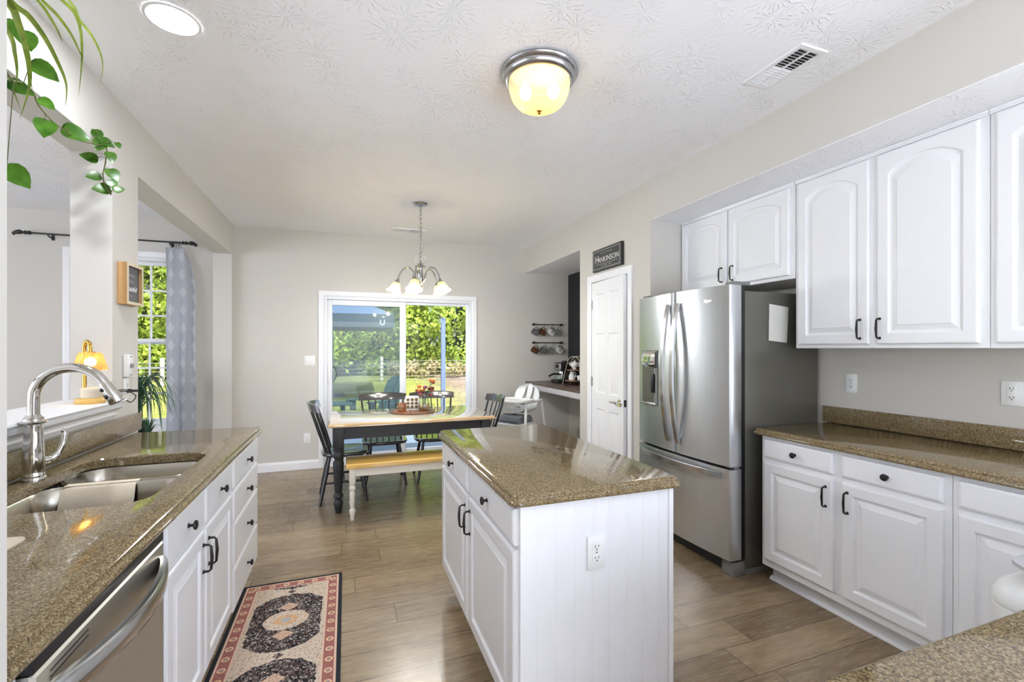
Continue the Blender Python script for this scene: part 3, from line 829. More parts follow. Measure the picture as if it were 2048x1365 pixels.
box(bm, -1.105, FX - 0.018, 1.617, 1.632, 0.105, 0.8765); box(bm, -1.105, FX - 0.018, 2.475, 2.49, 0.105, 0.8765); box(bm, -1.105, FX - 0.018, 1.632, 2.475, 0.105, 0.12)
obj('cabinet_body', bm, M['cab'], t, 30)
bm = newbm(); box(bm, -1.10, FX - 0.06, 1.619, 2.488, 0, 0.105); obj('toe_kick', bm, M['cab'], t, 0)
put_drawer(t, LMX, 1.632, 2.026, 0.718, 0.855); put_drawer(t, LMX, 2.044, 2.478, 0.718, 0.855)
put_door(t, LMX, 1.632, 2.026, 0.145, 0.700, 0, (2.000, 0.600)); put_door(t, LMX, 2.044, 2.478, 0.145, 0.700, 0, (2.072, 0.600))
# dishwasher
DY0, DY1 = 1.012, 1.612
t = thing('dishwasher', 'stainless steel dishwasher with a bowed bar handle under the sink counter', 'dishwasher', (-0.8, 1.31, 0))
bm = newbm(); box(bm, -1.10, FX - 0.03, DY0 + 0.004, DY1 - 0.004, 0.10, 0.872); obj('tub', bm, M['grey_plastic'], t, 0)
bm = newbm(); loops = []
for w, ins in ((-0.03, 0.0), (0.012, 0.0), (0.02, 0.006)):
    loops.append([(FX + w, DY0 + 0.003 + ins, 0.12 + ins), (FX + w, DY1 - 0.003 - ins, 0.12 + ins), (FX + w, DY1 - 0.003 - ins, 0.826 - ins), (FX + w, DY0 + 0.003 + ins, 0.826 - ins)])
rings(bm, loops); dd = obj('dishwasher_door', bm, M['dw_steel'], t, 30)
bm = newbm(); box(bm, FX - 0.02, FX + 0.019, DY0 + 0.004, DY1 - 0.004, 0.8275, 0.870, 0.002); obj('control_strip', bm, M['dark_plastic'], t)
bm = newbm()
pts = [(FX + 0.024 + 0.052 * sn(i / 24, 0.75), DY0 + 0.03 + (DY1 - DY0 - 0.06) * i / 24, 0.765) for i in range(25)]
strip(bm, pts, [(-0.009, -0.026), (0.004, -0.026), (0.009, -0.020), (0.010, 0.0), (0.009, 0.020), (0.004, 0.026), (-0.009, 0.026)]); obj('bar_handle', bm, M['steel_h'], dd)
for z in (0.806, 0.794):
    bm = newbm(); box(bm, FX + 0.0195, FX + 0.0206, 1.06, 1.19, z - 0.0014, z + 0.0014); obj('vent_slot', bm, M['dark_plastic'], dd, 0)
bm = newbm(); box(bm, -1.08, FX - 0.06, DY0 + 0.004, DY1 - 0.004, 0, 0.10); obj('kick_plate', bm, M['dark_plastic'], t, 0)
bm = newbm(); box(bm, -1.12, FX, 0.795, 1.008, 0, 0.8765, 0.002); single('filler_panel', bm, M['cab'], 'narrow white filler panel between dishwasher and wall end', 'cabinet panel', (-0.82, 0.9, 0))
# worktop with sink cut-out
SX0, SX1, SY0, SY1 = -1.03, -0.588, 1.712, 2.452
bm = newbm()
cx0, cx1, cy0, cy1 = -1.122, -0.487, 0.793, 3.143
outer = outline(cx0, cx1, cy0, cy1, 0.014, OGEE)
L = rings(bm, outer, False, False)
hole = rrect(SX0, SX1, SY0, SY1, 0.085, 8)
H = rings(bm, [[(x, y, z) for x, y in (hole if o == 0 else rrect(SX0 - o, SX1 + o, SY0 - o, SY1 + o, 0.085 + o, 8))] for o, z in ((0.004, 0.914), (0, 0.910), (0, 0.877))], False, False)
for za, zb in ((L[-1], H[0]), (L[0], H[-1])):
    ed = []
    for lp in (za, zb):
        for i in range(len(lp)):
            e = bm.edges.get((lp[i], lp[(i + 1) % len(lp)])); ed.append(e)
    bmesh.ops.triangle_fill(bm, use_beauty=True, use_dissolve=False, edges=ed)
single('worktop', bm, M['quartz'], 'speckled brown quartz worktop cut out around the double sink', 'worktop', (-0.8, 1.97, 0.877), smooth=35)
bm = newbm(); box(bm, LX + 0.001, -1.128, 0.793, 3.262, 0.9145, 1.014, 0.003); single('backsplash', bm, M['quartz'], 'low speckled quartz backsplash behind the sink below the white ledge', 'backsplash', (-1.14, 2.0, 0.9145))
# sink
t = thing('kitchen_sink', 'undermount stainless double-bowl sink in the brown worktop', 'sink', ((SX0 + SX1) / 2, (SY0 + SY1) / 2, 0.876))
def bowl(y0, y1, depth, r):
    bm = newbm()
    def rr(o, z, rad): return [(x, y, z) for x, y in rrect(SX0 - 0.012 - o, SX1 + 0.012 + o, y0 - o, y1 + o, rad, 7)]
    rings(bm, [rr(0.0, 0.876, r), rr(-0.006, 0.868, r), rr(-0.012, 0.80, r - 0.005), rr(-0.018, 0.876 - depth + 0.03, r - 0.01), rr(-0.028, 0.876 - depth + 0.008, r - 0.02), rr(-0.05, 0.876 - depth, r - 0.03),
               rr(-0.055, 0.876 - depth - 0.004, r - 0.03), rr(-0.02, 0.876 - depth, r), rr(0.004, 0.80, r), rr(0.006, 0.87, r)], False, False, closed=True)
    o = obj('bowl', bm, M['sink'], t, 60)
    bm = newbm(); lathe(bm, [(0.045, 0.0015), (0.043, 0.004), (0.030, 0.004), (0.026, 0.0005), (0.0, 0.0005)], 20, ((SX0 + SX1) / 2 - 0.03, (y0 + y1) / 2, 0.876 - depth)); obj('drain', bm, M['chrome'], o)
bowl(SY0 - 0.01, 2.155, 0.215, 0.085); bowl(2.195, SY1 + 0.01, 0.19, 0.085)
bm = newbm()
strip(bm, [(SX0 - 0.0, 2.175, 0.855), (SX1 + 0.0, 2.175, 0.855)], [(-0.024, -0.05), (0.024, -0.05), (0.022, 0.004), (0.012, 0.014), (-0.012, 0.014), (-0.022, 0.004)]); obj('divider', bm, M['sink'], t, 60)
# towel over the divider
bm = newbm(); loops = []
prof = [(-0.062, 0.742), (-0.058, 0.80), (-0.036, 0.866), (-0.016, 0.8755), (0.016, 0.8755), (0.034, 0.866), (0.040, 0.80)]
N = 18; top = []; 
for i in range(N + 1):
    q = i / N; x = -0.985 + 0.225 * q; wv = 0.0035 * math.sin(q * 9) 
    sec = [(p[0] + (wv if k in (0, 1, 6) else 0) , p[1] + (0.006 * math.sin(q * 5) if k in (0, 6) else 0)) for k, p in enumerate(prof)]
    out_ = [(x, 2.175 + a, b) for a, b in sec]; inn = [(x, 2.175 + a * (0.93 if abs(a) > 0.02 else 1), b - 0.0035) for a, b in reversed(sec)]
    loops.append(out_ + inn)
rings(bm, loops); single('dish_towel', bm, M['towel'], 'beige textured towel hung over the sink divider', 'towel', (-0.87, 2.175, 0.876), smooth=60)
# faucet
t = thing('kitchen_faucet', 'tall chrome gooseneck faucet with pull-down spray head behind the sink', 'faucet', (-1.062, 2.14, 0.914))
bm = newbm()
lathe(bm, [(0.0, 0.9142), (0.0345, 0.9142), (0.0345, 0.922), (0.0315, 0.926), (0.0325, 0.931), (0.0305, 0.935), (0.0300, 0.945), (0.0305, 0.985), (0.0285, 1.03), (0.0255, 1.08), (0.0235, 1.112), (0.0240, 1.116), (0.036, 1.119), (0.037, 1.123), (0.030, 1.127), (0.0275, 1.132), (0.0285, 1.137), (0.022, 1.143), (0.0185, 1.15), (0.0, 1.15)], 32, (-1.062, 2.14, 0))
fb = obj('faucet_body', bm, M['chrome'], t)
bm = newbm(); pts = [(-1.062, 2.14, 1.145), (-1.062, 2.14, 1.205)]; R_ = 0.108
for i in range(1, 17):
    a = PI - (PI * 0.86) * i / 16
    pts.append((-1.062 + R_ + R_ * math.cos(a), 2.14, 1.21 + R_ * math.sin(a)))
tube(bm, pts, 0.0175, 16); obj('spout', bm, M['chrome'], fb)
e1 = Vector(pts[-1]); dr = (Vector(pts[-1]) - Vector(pts[-2])).normalized()
bm = newbm(); tube(bm, [e1 - dr * 0.002, e1 + dr * 0.004, e1 + dr * 0.03, e1 + dr * 0.075, e1 + dr * 0.082], [0.0185, 0.020, 0.0205, 0.0265, 0.024], 16); sh = obj('spray_head', bm, M['chrome'], t)
side = Vector((0, -1, 0))
for k, (ln, rd) in enumerate(((0.022, 0.0075), (0.052, 0.009))):
    bm = newbm(); c = e1 + dr * ln + side * 0.0155 + Vector((-0.012, 0, -0.004)); sphere(bm, c, rd, 10, 8)
    obj('spray_button', bm, M['dark_plastic'], sh)
bm = newbm()
tube(bm, smooth_path([(-1.05, 2.155, 0.975), (-1.033, 2.175, 0.978), (-1.018, 2.192, 0.995), (-1.006, 2.203, 1.035), (-1.004, 2.205, 1.07), (-1.010, 2.200, 1.082)]), [0.016] * 6 + [0.0145] * 6 + [0.011] * 6 + [0.010] * 6 + [0.0075] * 6 + [0.005], 12)
obj('lever_handle', bm, M['chrome'], fb)
# beige mat on the counter
bm = newbm(); rings(bm, [[(x, y, z) for x, y in rrect(-1.05, -0.745, 1.21, 1.492, 0.03)] for z in (0.9145, 0.919)]); single('counter_mat', bm, M['mat_beige'], 'beige rounded mat lying flat on the sink worktop', 'mat', (-0.9, 1.35, 0.9145))

# white ledge of the pass-through
bm = newbm()
sect = [(-0.27, 1.091), (-0.27, 1.122), (-0.262, 1.125), (-0.012, 1.125), (0.0, 1.123), (0.004, 1.115), (0.0, 1.107), (-0.010, 1.104), (-0.012, 1.091)]
rings(bm, [[(-1.098 + a, y, b) for a, b in sect] for y in (0.795, 2.983)])
lg = single('trim_1_ledge', bm, M['trim'], 'white wooden ledge capping the half wall behind the sink', 'ledge', (-1.23, 1.9, 1.1)); lg.name = 'pass_through_ledge'
bm = newbm()
sect = [(0, 1.022), (0, 1.0905), (0.052, 1.0905), (0.050, 1.082), (0.040, 1.072), (0.024, 1.062), (0.020, 1.052), (0.022, 1.042), (0.014, 1.032), (0.010, 1.022)]
rings(bm, [[(LX + 0.0005 + a, y, b) for a, b in sect] for y in (0.795, 2.975)])
obj('ledge_moulding', bm, M['trim'], lg, 30)

# ------------------------------------------------------------------ island
IX = 0.537
IMX = frame_mx((IX, 2.605, 0), (0, -1, 0), (-1, 0, 0))
t = thing('kitchen_island', 'white island cabinet with two drawers, two doors and beadboard end', 'kitchen island', (0.84, 1.99, 0))
bm = newbm(); box(bm, IX, 1.13, 1.40, 2.605, 0.105, 0.8765, 0.0015, 1); obj('cabinet_body', bm, M['cab'], t, 30)
bm = newbm(); box(bm, IX + 0.07, 1.12, 1.402, 2.55, 0, 0.105); obj('toe_kick', bm, M['cab'], t, 0)
bm = newbm()
zs = (0.0, 0.8765); xs = []; x = IX - 0.002; prof = []
x1 = 1.14; n = 8; pitch = (x1 - x - 0.05) / n
prof = [(x, 1.40), (x, 1.3855)]
for i in range(n):
    g = x + 0.025 + pitch * (i + 0.5)
    for dx, dy in ((-0.006, 0), (-0.0035, 0.0009), (-0.0012, 0.0), (0.0012, 0.0), (0.0035, 0.0009), (0.006, 0)): prof.append((g + dx, 1.3855 + dy))
prof += [(x1, 1.3855), (x1, 1.40)]
rings(bm, [[(a, b, z) for a, b in prof] for z in zs]); obj('beadboard_panel', bm, M['cab'], t, 20)
for a_, b_ in ((IX - 0.004, IX + 0.014), (1.122, 1.142)):
    bm = newbm(); box(bm, a_, b_, 1.381, 1.3853, 0, 0.8765, 0.001, 1); obj('corner_trim', bm, M['cab'], t, 0)
put_drawer(t, IMX, 0.012, 0.583, 0.735, 0.858); put_drawer(t, IMX, 0.612, 1.196, 0.735, 0.858)
put_door(t, IMX, 0.012, 0.583, 0.145, 0.720, 0, (0.553, 0.615)); put_door(t, IMX, 0.612, 1.196, 0.145, 0.720, 0, (0.642, 0.615))
bm = newbm()
rings(bm, outline(0.505, 1.165, 1.365, 2.632, 0.035, OGEE, 8)); single('worktop', bm, M['quartz'], 'speckled brown quartz worktop of the island', 'worktop', (0.84, 2.0, 0.877), smooth=35)

# ------------------------------------------------------------------ right base run
BX = 2.335
RMX = frame_mx((BX, 2.04, 0), (0, -1, 0), (-1, 0, 0))
t = thing('base_cabinet', 'white two-door base cabinet with two drawers beside the refrigerator', 'cabinet', (2.64, 1.58, 0))
bm = newbm(); box(bm, BX, 2.948, 1.133, 2.04, 0.105, 0.8765, 0.0015, 1); obj('cabinet_body', bm, M['cab'], t, 30)
bm = newbm(); box(bm, 2.42, 2.94, 1.135, 2.038, 0, 0.105); obj('toe_kick', bm, M['cab'], t, 0)
put_drawer(t, RMX, 0.022, 0.428, 0.748, 0.856); put_drawer(t, RMX, 0.473, 0.882, 0.748, 0.856)
put_door(t, RMX, 0.022, 0.428, 0.150, 0.722, 0, (0.395, 0.628)); put_door(t, RMX, 0.473, 0.882, 0.150, 0.722, 0, (0.503, 0.628))
t = thing('base_cabinet', 'white base cabinet in the corner behind the white trash can', 'cabinet', (2.64, 0.8, 0))
bm = newbm(); box(bm, BX, 2.948, 0.50, 1.131, 0.105, 0.8765, 0.0015, 1); obj('cabinet_body', bm, M['cab'], t, 30)
bm = newbm(); box(bm, 2.42, 2.94, 0.50, 1.133, 0, 0.105); obj('toe_kick', bm, M['cab'], t, 0)
put_drawer(t, RMX, 0.932, 1.50, 0.748, 0.856, False); put_door(t, RMX, 0.932, 1.50, 0.150, 0.722)
bm = newbm()
strip(bm, [(2.4195, 2.045, 0), (2.4195, 0.5, 0)], [(0.0, 0), (0.02, 0), (0.019, 0.008), (0.013, 0.015), (0.006, 0.019), (0.0, 0.02)]); struct('trim_4', bm, M['trim'], smooth=50)
bm = newbm(); rings(bm, outline(2.302, 2.942, 0.49, 2.063, 0.008, OGEE)); single('right_worktop', bm, M['quartz'], 'long speckled brown quartz worktop beside the refrigerator', 'worktop', (2.62, 1.3, 0.877), smooth=35).name = 'worktop'
bm = newbm(); box(bm, 2.928, 2.949, 0.49, 2.10, 0.9145, 1.016, 0.002); single('backsplash', bm, M['quartz'], 'low speckled quartz backsplash along the wall below the two outlets', 'backsplash', (2.94, 1.3, 0.9145))
# near worktop at the lower right corner of the view
bm = newbm(); rings(bm, outline(0.45, 2.945, -0.15, 0.468, 0.01, OGEE)); single('near_worktop', bm, M['quartz'], 'near speckled quartz worktop in front of the white trash can', 'worktop', (1.7, 0.16, 0.877), smooth=35).name = 'worktop'
bm = newbm(); box(bm, 0.50, 2.94, -0.15, 0.43, 0.1, 0.8765); box(bm, 0.5, 2.94, -0.15, 0.37, 0, 0.1); single('base_cabinet', bm, M['cab'], 'white cabinet hidden under the nearest worktop', 'cabinet', (1.7, 0.14, 0))

# ------------------------------------------------------------------ wall cabinets
UX = 2.60
UMX = frame_mx((UX, 2.03, 0), (0, -1, 0), (-1, 0, 0))
def wallcab(label, y0, y1, z0, doors, arch=0.045, trim=True):
    t = thing('wall_cabinet', label, 'cabinet', (2.77, (y0 + y1) / 2, z0))
    bm = newbm(); box(bm, UX, 2.948, y0, y1, z0, HDR - 0.005, 0.0015, 1); obj('cabinet_body', bm, M['cab'], t, 30)
    for u0, u1, h in doors: put_door(t, UMX, u0, u1, z0 + 0.022, 2.388, arch, h)
    bm = newbm()
    strip(bm, [(UX - 0.0005, y1, HDR - 0.026), (UX - 0.0005, y0, HDR - 0.026)], [(0, 0), (0.008, 0.0), (0.010, 0.006), (0.006, 0.012), (0.009, 0.021), (0, 0.021)])
    obj('top_trim', bm, M['cab'], t, 30)
    return t
wallcab('white two-door wall cabinet over the refrigerator', 2.034, 3.043, 1.822, [(-0.995, -0.53, (-0.572, 1.925)), (-0.512, -0.035, (-0.470, 1.925))], 0.05)
wallcab('white two-door wall cabinet with arched panels above the base cabinet and outlet', 1.133, 2.030, 1.39, [(0.022, 0.424, (0.383, 1.492)), (0.462, 0.868, (0.478, 1.492))], 0.06)
wallcab('white wall cabinet nearest the camera, above the corner worktop', 0.45, 1.131, 1.39, [(0.922, 1.40, None)], 0.06)

# ------------------------------------------------------------------ refrigerator
FYa, FYb = 2.118, 3.022                       # near and far sides
t = thing('refrigerator', 'stainless french-door refrigerator with dark side panel and bottom freezer', 'refrigerator', (2.55, 2.57, 0))
bm = newbm(); box(bm, 2.275, 2.925, FYa + 0.008, FYb - 0.008, 0.035, 1.742, 0.008); body = obj('refrigerator_body', bm, M['fridge_side'], t)
def bowed(y0, y1, z0, z1, th=0.075):
    """door slab whose front bows gently outward across the whole refrigerator"""
    bm = newbm(); n = 14; c = (FYa + FYb) / 2; hw = (FYb - FYa) / 2
    xf = lambda y: 2.168 - 0.030 * (1 - ((y - c) / hw) ** 2)
    lp = [(2.168 + th + 0.012, y1), (2.168 + th + 0.012, y0), (2.180, y0)]
    for i in range(n + 1):
        y = y0 + 0.006 + (y1 - y0 - 0.012) * i / n; lp.append((xf(y) , y))
    lp.append((2.180 if y1 > FYb - 0.01 else xf(y1) + 0.006, y1))
    if y0 > FYa + 0.01: lp[2] = (xf(y0) + 0.006, y0)
    rings(bm, [[(a, b, z) for a, b in lp] for z in (z0, z1)])
    return bm, xf
SP = 2.585
bm, xf = bowed(FYa, SP - 0.003, 0.672, 1.775); d1 = obj('refrigerator_door', bm, M['steel'], t, 50)
bm, xf = bowed(SP + 0.003, FYb, 0.672, 1.775); d2 = obj('refrigerator_door', bm, M['steel'], t, 50)
bm, xf = bowed(FYa, FYb, 0.105, 0.655); d3 = obj('freezer_drawer', bm, M['steel'], t, 50)
bm = newbm(); box(bm, 2.222, 2.29, FYa + 0.006, FYb - 0.006, 0.10, 1.768); obj('door_gasket', bm, M['dark_plastic'], t, 0)
def bowhandle(pts_fn, n=24, wd=0.017, th=0.009, up=(0, 1, 0)):
    bm = newbm()
    strip(bm, [pts_fn(i / n) for i in range(n + 1)], [(-th, -wd), (th, -wd), (th, wd), (-th, wd)], up); return bm
for yy_, d in ((SP - 0.052, d1), (SP + 0.046, d2)):
    bm = bowhandle(lambda q: (xf(yy_) - 0.008 - 0.056 * sn(q), yy_, 0.742 + 0.955 * q), 26, 0.016, 0.0085)
    obj('handle', bm, M['steel_h'], d, 30)
bm = newbm()
strip(bm, [(xf(FYa + 0.06 + (FYb - FYa - 0.12) * i / 26) - 0.008 - 0.040 * sn(i / 26), FYa + 0.06 + (FYb - FYa - 0.12) * i / 26, 0.612) for i in range(27)], [(-0.0085, -0.018), (0.0085, -0.018), (0.0085, 0.018), (-0.0085, 0.018)])
obj('handle', bm, M['steel_h'], d3, 30)
# dispenser on the far door
bm = newbm(); dy0, dy1 = 2.762, 2.962
def dx(y, o): return xf(y) - o
rings(bm, [[(dx(y, o), y, z) for y, z in ((dy0 + i, 0.975 + i), (dy1 - i, 0.975 + i), (dy1 - i, 1.375 - i), (dy0 + i, 1.375 - i))] for o, i in ((0.0, 0), (0.006, 0.0), (0.006, 0.010), (0.0005, 0.012))], False, True)
disp = obj('dispenser', bm, M['grey_plastic'], d2, 30)
bm = newbm(); n_ = 8
lp = []
for z, o in ((1.245, 0.008), (1.27, 0.022), (1.35, 0.020), (1.368, 0.008)):
    lp.append([(dx(dy0 + 0.014 + (dy1 - dy0 - 0.028) * i / n_, o + 0.006 * math.sin(PI * i / n_)), dy0 + 0.014 + (dy1 - dy0 - 0.028) * i / n_, z) for i in range(n_ + 1)] + [(dx(dy1, 0.001), dy1 - 0.014, z), (dx(dy0, 0.001), dy0 + 0.014, z)])
rings(bm, lp); obj('control_panel', bm, M['chrome'], disp, 50)
bm = newbm(); box(bm, dx(2.86, 0.004), dx(2.86, 0.0005), dy0 + 0.016, dy1 - 0.016, 0.99, 1.243); obj('recess', bm, M['fridge_side'], disp, 0)
bm = newbm(); box(bm, dx(2.86, 0.028), dx(2.86, 0.0), dy0 + 0.008, dy1 - 0.008, 0.966, 0.985, 0.004); obj('drip_tray', bm, M['steel_h'], disp)
bm = newbm(); box(bm, dx(2.82, 0.016), dx(2.82, 0.003), 2.805, 2.83, 1.06, 1.20, 0.004); obj('paddle', bm, M['dark_plastic'], disp)
for y0 in (FYa + 0.002, FYb - 0.075):
    bm = newbm(); box(bm, 2.20, 2.33, y0, y0 + 0.07, 1.7755, 1.797, 0.005); obj('hinge_cover', bm, M['grey_plastic'], t)
bm = newbm(); box(bm, 2.205, 2.245, FYa + 0.004, FYa + 0.075, 0.6565, 0.6705, 0.002); obj('middle_hinge', bm, M['grey_plastic'], t)
for y0 in (FYa + 0.006, FYb - 0.10):
    bm = newbm(); box(bm, 2.20, 2.29, y0, y0 + 0.094, 0.0, 0.085, 0.006); obj('foot', bm, M['grey_plastic'], t)
bm = newbm(); box(bm, 2.295, 2.92, FYa + 0.012, FYb - 0.012, 0.0, 0.034); obj('base_frame', bm, M['grey_plastic'], t, 0)
bm = newbm(); box(bm, 2.225, 2.29, FYa + 0.10, FYb - 0.10, 0.01, 0.098); obj('toe_grille', bm, M['dark_plastic'], t, 0)
lmx = frame_mx((xf(2.29) - 0.0006, 2.295, 1.69), Vector((0.0 , -1, 0)), (-1, 0, 0))
text_mesh('logo', 'Whirlpool', 0.026, lmx, M['chrome'], d1, 0.0008)
bm = newbm(); n_ = 8
rings(bm, [[(x, FYa + 0.0075 - 0.003 * max(0, (z - 1.50)) - th - (0.006 if (i == 0) else 0), z) for i, (x, z) in enumerate(((2.478, 1.438), (2.640, 1.425), (2.655, 1.652), (2.49, 1.668)))] for th in (0.0, 0.0008)])
single('paper_note', bm, M['paper'], 'blank white paper sheet on the dark side of the refrigerator', 'paper', (2.56, FYa, 1.55), smooth=0)

# ------------------------------------------------------------------ dining table and bench
def turned_leg(bm, c, prof, square=None, n=18):
    lathe(bm, prof, n, c)
    if square: box(bm, c[0] - square[0], c[0] + square[0], c[1] - square[0], c[1] + square[0], square[1], square[2], 0.004)
TX0, TX1, TY0, TY1, TZ = -0.145, 1.315, 4.03, 4.91, 0.76
t = thing('dining_table', 'dining table with honey wood top and black turned legs', 'table', (0.585, 4.47, 0))
bm = newbm()
rings(bm, [[(x, y, z) for x, y in rrect(TX0 - o, TX1 + o, TY0 - o, TY1 + o, 0.012, 3)] for o, z in ((-0.008, 0.728), (0.0, 0.732), (0.0, 0.742), (-0.006, 0.754), (-0.016, 0.760))])
for f in bm.faces:
    f.normal_update()
    if abs(f.normal.z) > 0.99 and f.calc_center_median().z > 0.755: f.material_index = 1
obj('table_top', bm, [M['top_wood'], M['top_pale']], t, 35)
a0, a1, b0, b1 = TX0 + 0.085, TX1 - 0.085, TY0 + 0.085, TY1 - 0.085
for x0, x1, y0, y1 in ((a0, a1, b0 - 0.012, b0 + 0.012), (a0, a1, b1 - 0.012, b1 + 0.012), (a0 - 0.012, a0 + 0.012, b0, b1), (a1 - 0.012, a1 + 0.012, b0, b1)):
    bm = newbm(); box(bm, x0, x1, y0, y1, 0.618, 0.728); obj('apron', bm, M['black_table'], t, 0)
legp = [(0.0, 0.0), (0.024, 0.0), (0.027, 0.03), (0.038, 0.075), (0.036, 0.095), (0.024, 0.11), (0.024, 0.118), (0.040, 0.135), (0.040, 0.15), (0.026, 0.172), (0.029, 0.19), (0.036, 0.27), (0.043, 0.37), (0.045, 0.42), (0.040, 0.435), (0.030, 0.445), (0.030, 0.452), (0.046, 0.475), (0.047, 0.49), (0.036, 0.51), (0.031, 0.52), (0.043, 0.528), (0.043, 0.54), (0.034, 0.547), (0.034, 0.56), (0.0, 0.56)]
for x in (a0, a1):
    for y in (b0, b1):
        bm = newbm(); turned_leg(bm, (x, y, 0), legp, (0.044, 0.555, 0.7275)); obj('leg', bm, M['black_table'], t, 40)
t = thing('bench', 'white bench with turned legs and yellow pine seat along the table front', 'bench', (0.6, 4.02, 0))
X0, X1, Y0, Y1 = 0.0, 1.165, 3.86, 4.175
bm = newbm(); rings(bm, [[(x, y, z) for x, y in rrect(X0 - o, X1 + o, Y0 - o, Y1 + o, 0.015, 3)] for o, z in ((-0.004, 0.42), (0.0, 0.424), (0.0, 0.45), (-0.008, 0.46))]); obj('seat', bm, M['bench_wood'], t, 35)
for x0, x1, y0, y1 in ((X0 + 0.05, X1 - 0.05, Y0 + 0.03, Y0 + 0.048), (X0 + 0.05, X1 - 0.05, Y1 - 0.048, Y1 - 0.03), (X0 + 0.04, X0 + 0.058, Y0 + 0.05, Y1 - 0.05), (X1 - 0.058, X1 - 0.04, Y0 + 0.05, Y1 - 0.05)):
    bm = newbm(); box(bm, x0, x1, y0, y1, 0.352, 0.42); obj('apron', bm, M['cream_paint'], t, 0)
blp = [(0.0, 0.0), (0.015, 0.0), (0.017, 0.035), (0.025, 0.07), (0.024, 0.085), (0.015, 0.098), (0.018, 0.11), (0.021, 0.18), (0.022, 0.225), (0.016, 0.235), (0.026, 0.25), (0.026, 0.265), (0.018, 0.28), (0.024, 0.29), (0.026, 0.31), (0.0, 0.31)]
for x in (X0 + 0.049, X1 - 0.049):
    for y in (Y0 + 0.04, Y1 - 0.04):
        bm = newbm(); turned_leg(bm, (x, y, 0), blp, (0.024, 0.305, 0.4195)); obj('leg', bm, M['cream_paint'], t, 40)

# ------------------------------------------------------------------ spindle-back chairs (front faces local +Y)
def make_chair(label):
    t = thing('dining_chair', label, 'chair', (0, 0, 0), 0, 'black spindle-back chairs around the dining table')
    bm = newbm()
    def seat_loop(s_, z):
        pts = []
        for i in range(28):
            a = 2 * PI * i / 28; c, s2 = math.cos(a), math.sin(a)
            rx = 0.225 * (1 + 0.06 * s2); ry = 0.205
            e = 0.62
            pts.append((math.copysign(abs(c) ** e, c) * rx * s_, math.copysign(abs(s2) ** e, s2) * ry * s_ + 0.005, z))
        return pts
    rings(bm, [seat_loop(0.90, 0.417), seat_loop(0.97, 0.424), seat_loop(1.0, 0.437), seat_loop(0.99, 0.448), seat_loop(0.94, 0.454), seat_loop(0.75, 0.448), seat_loop(0.3, 0.440)]); obj('seat', bm, M['seat_black'], t, 50, local=True)
    feet = {}
    for sx in (-1, 1):
        for sy in (-1, 1):
            top = Vector((0.135 * sx, 0.125 * sy, 0.425)); bot = Vector((0.200 * sx, 0.188 * sy - (0.02 if sy < 0 else 0), 0.0))
            feet[(sx, sy)] = (top, bot)
            bm = newbm(); tube(bm, [top, top.lerp(bot, 0.35), top.lerp(bot, 0.7), bot], [0.0125, 0.0175, 0.017, 0.0125], 10); obj('leg', bm, M['black_paint'], t, 50, local=True)
    mid = {}
    for sx in (-1, 1):
        a = feet[(sx, 1)][0].lerp(feet[(sx, 1)][1], 0.56); b = feet[(sx, -1)][0].lerp(feet[(sx, -1)][1], 0.56)
        mid[sx] = a.lerp(b, 0.5)
        bm = newbm(); tube(bm, [a, a.lerp(b, 0.5), b], [0.009, 0.0125, 0.009], 8); obj('stretcher', bm, M['black_paint'], t, 50, local=True)
    bm = newbm(); tube(bm, [mid[-1], mid[-1].lerp(mid[1], 0.5), mid[1]], [0.009, 0.0125, 0.009], 8); obj('stretcher', bm, M['black_paint'], t, 50, local=True)
    # comb back: end posts, spindles, bowed top rail
    def rail(q, z, extra=0.0):
        x = -0.248 + 0.496 * q
        return Vector((x, -0.300 - 0.26 * (z - 0.86) + 0.075 * (2 * q - 1) ** 2 - extra, z))
    n = 7
    for i in range(n):
        q = i / (n - 1); end = i in (0, n - 1)
        bx = (-0.178 + 0.356 * q); by = -0.165 + 0.050 * (2 * q - 1) ** 2
        tp = rail(0.06 + 0.88 * q, 0.835)
        bm = newbm(); tube(bm, [(bx, by, 0.438), Vector((bx, by, 0.438)).lerp(tp, 0.45), tp], [0.0105, 0.0125, 0.0095] if end else [0.0062, 0.0075, 0.0058], 8)
        obj('back_post' if end else 'spindle', bm, M['black_paint'], t, 50, local=True)
    bm = newbm(); loops = []
    N = 20
    for i in range(N + 1):
        q = i / N; sh_ = 0.006 * (2 * q - 1) ** 2
        lo, hi = 0.822 + sh_, 0.905 - 2.2 * sh_
        p0, p1 = rail(q, lo), rail(q, hi)
        loops.append([p0 + Vector((0, 0.011, 0)), p0 - Vector((0, 0.011, 0)), p1 - Vector((0, 0.011, 0.004)), p1 - Vector((0, 0.006, 0)), p1 + Vector((0, 0.006, 0)), p1 + Vector((0, 0.011, -0.004))])
    rings(bm, loops); obj('top_rail', bm, M['black_rail'], t, 40, local=True)
    return t
ch = make_chair('black spindle-back chair at the near-camera end of the table, beside the low wall outlet')
ch['label'] = 'black spindle-back chair at the left end of the table, beside the low wall outlet'
ch.location = (-0.015, 4.53, 0); ch.rotation_euler = (0, 0, math.radians(-88))
dup(ch, (0.375, 4.905, 0), math.radians(180), 'black spindle-back chair on the far side, in front of the screened sliding panel')
dup(ch, (0.90, 4.90, 0), math.radians(178), 'black spindle-back chair on the far side, behind the flower vase')
dup(ch, (1.235, 4.535, 0), math.radians(92), 'black spindle-back chair at the right end of the table, beside the white high chair')

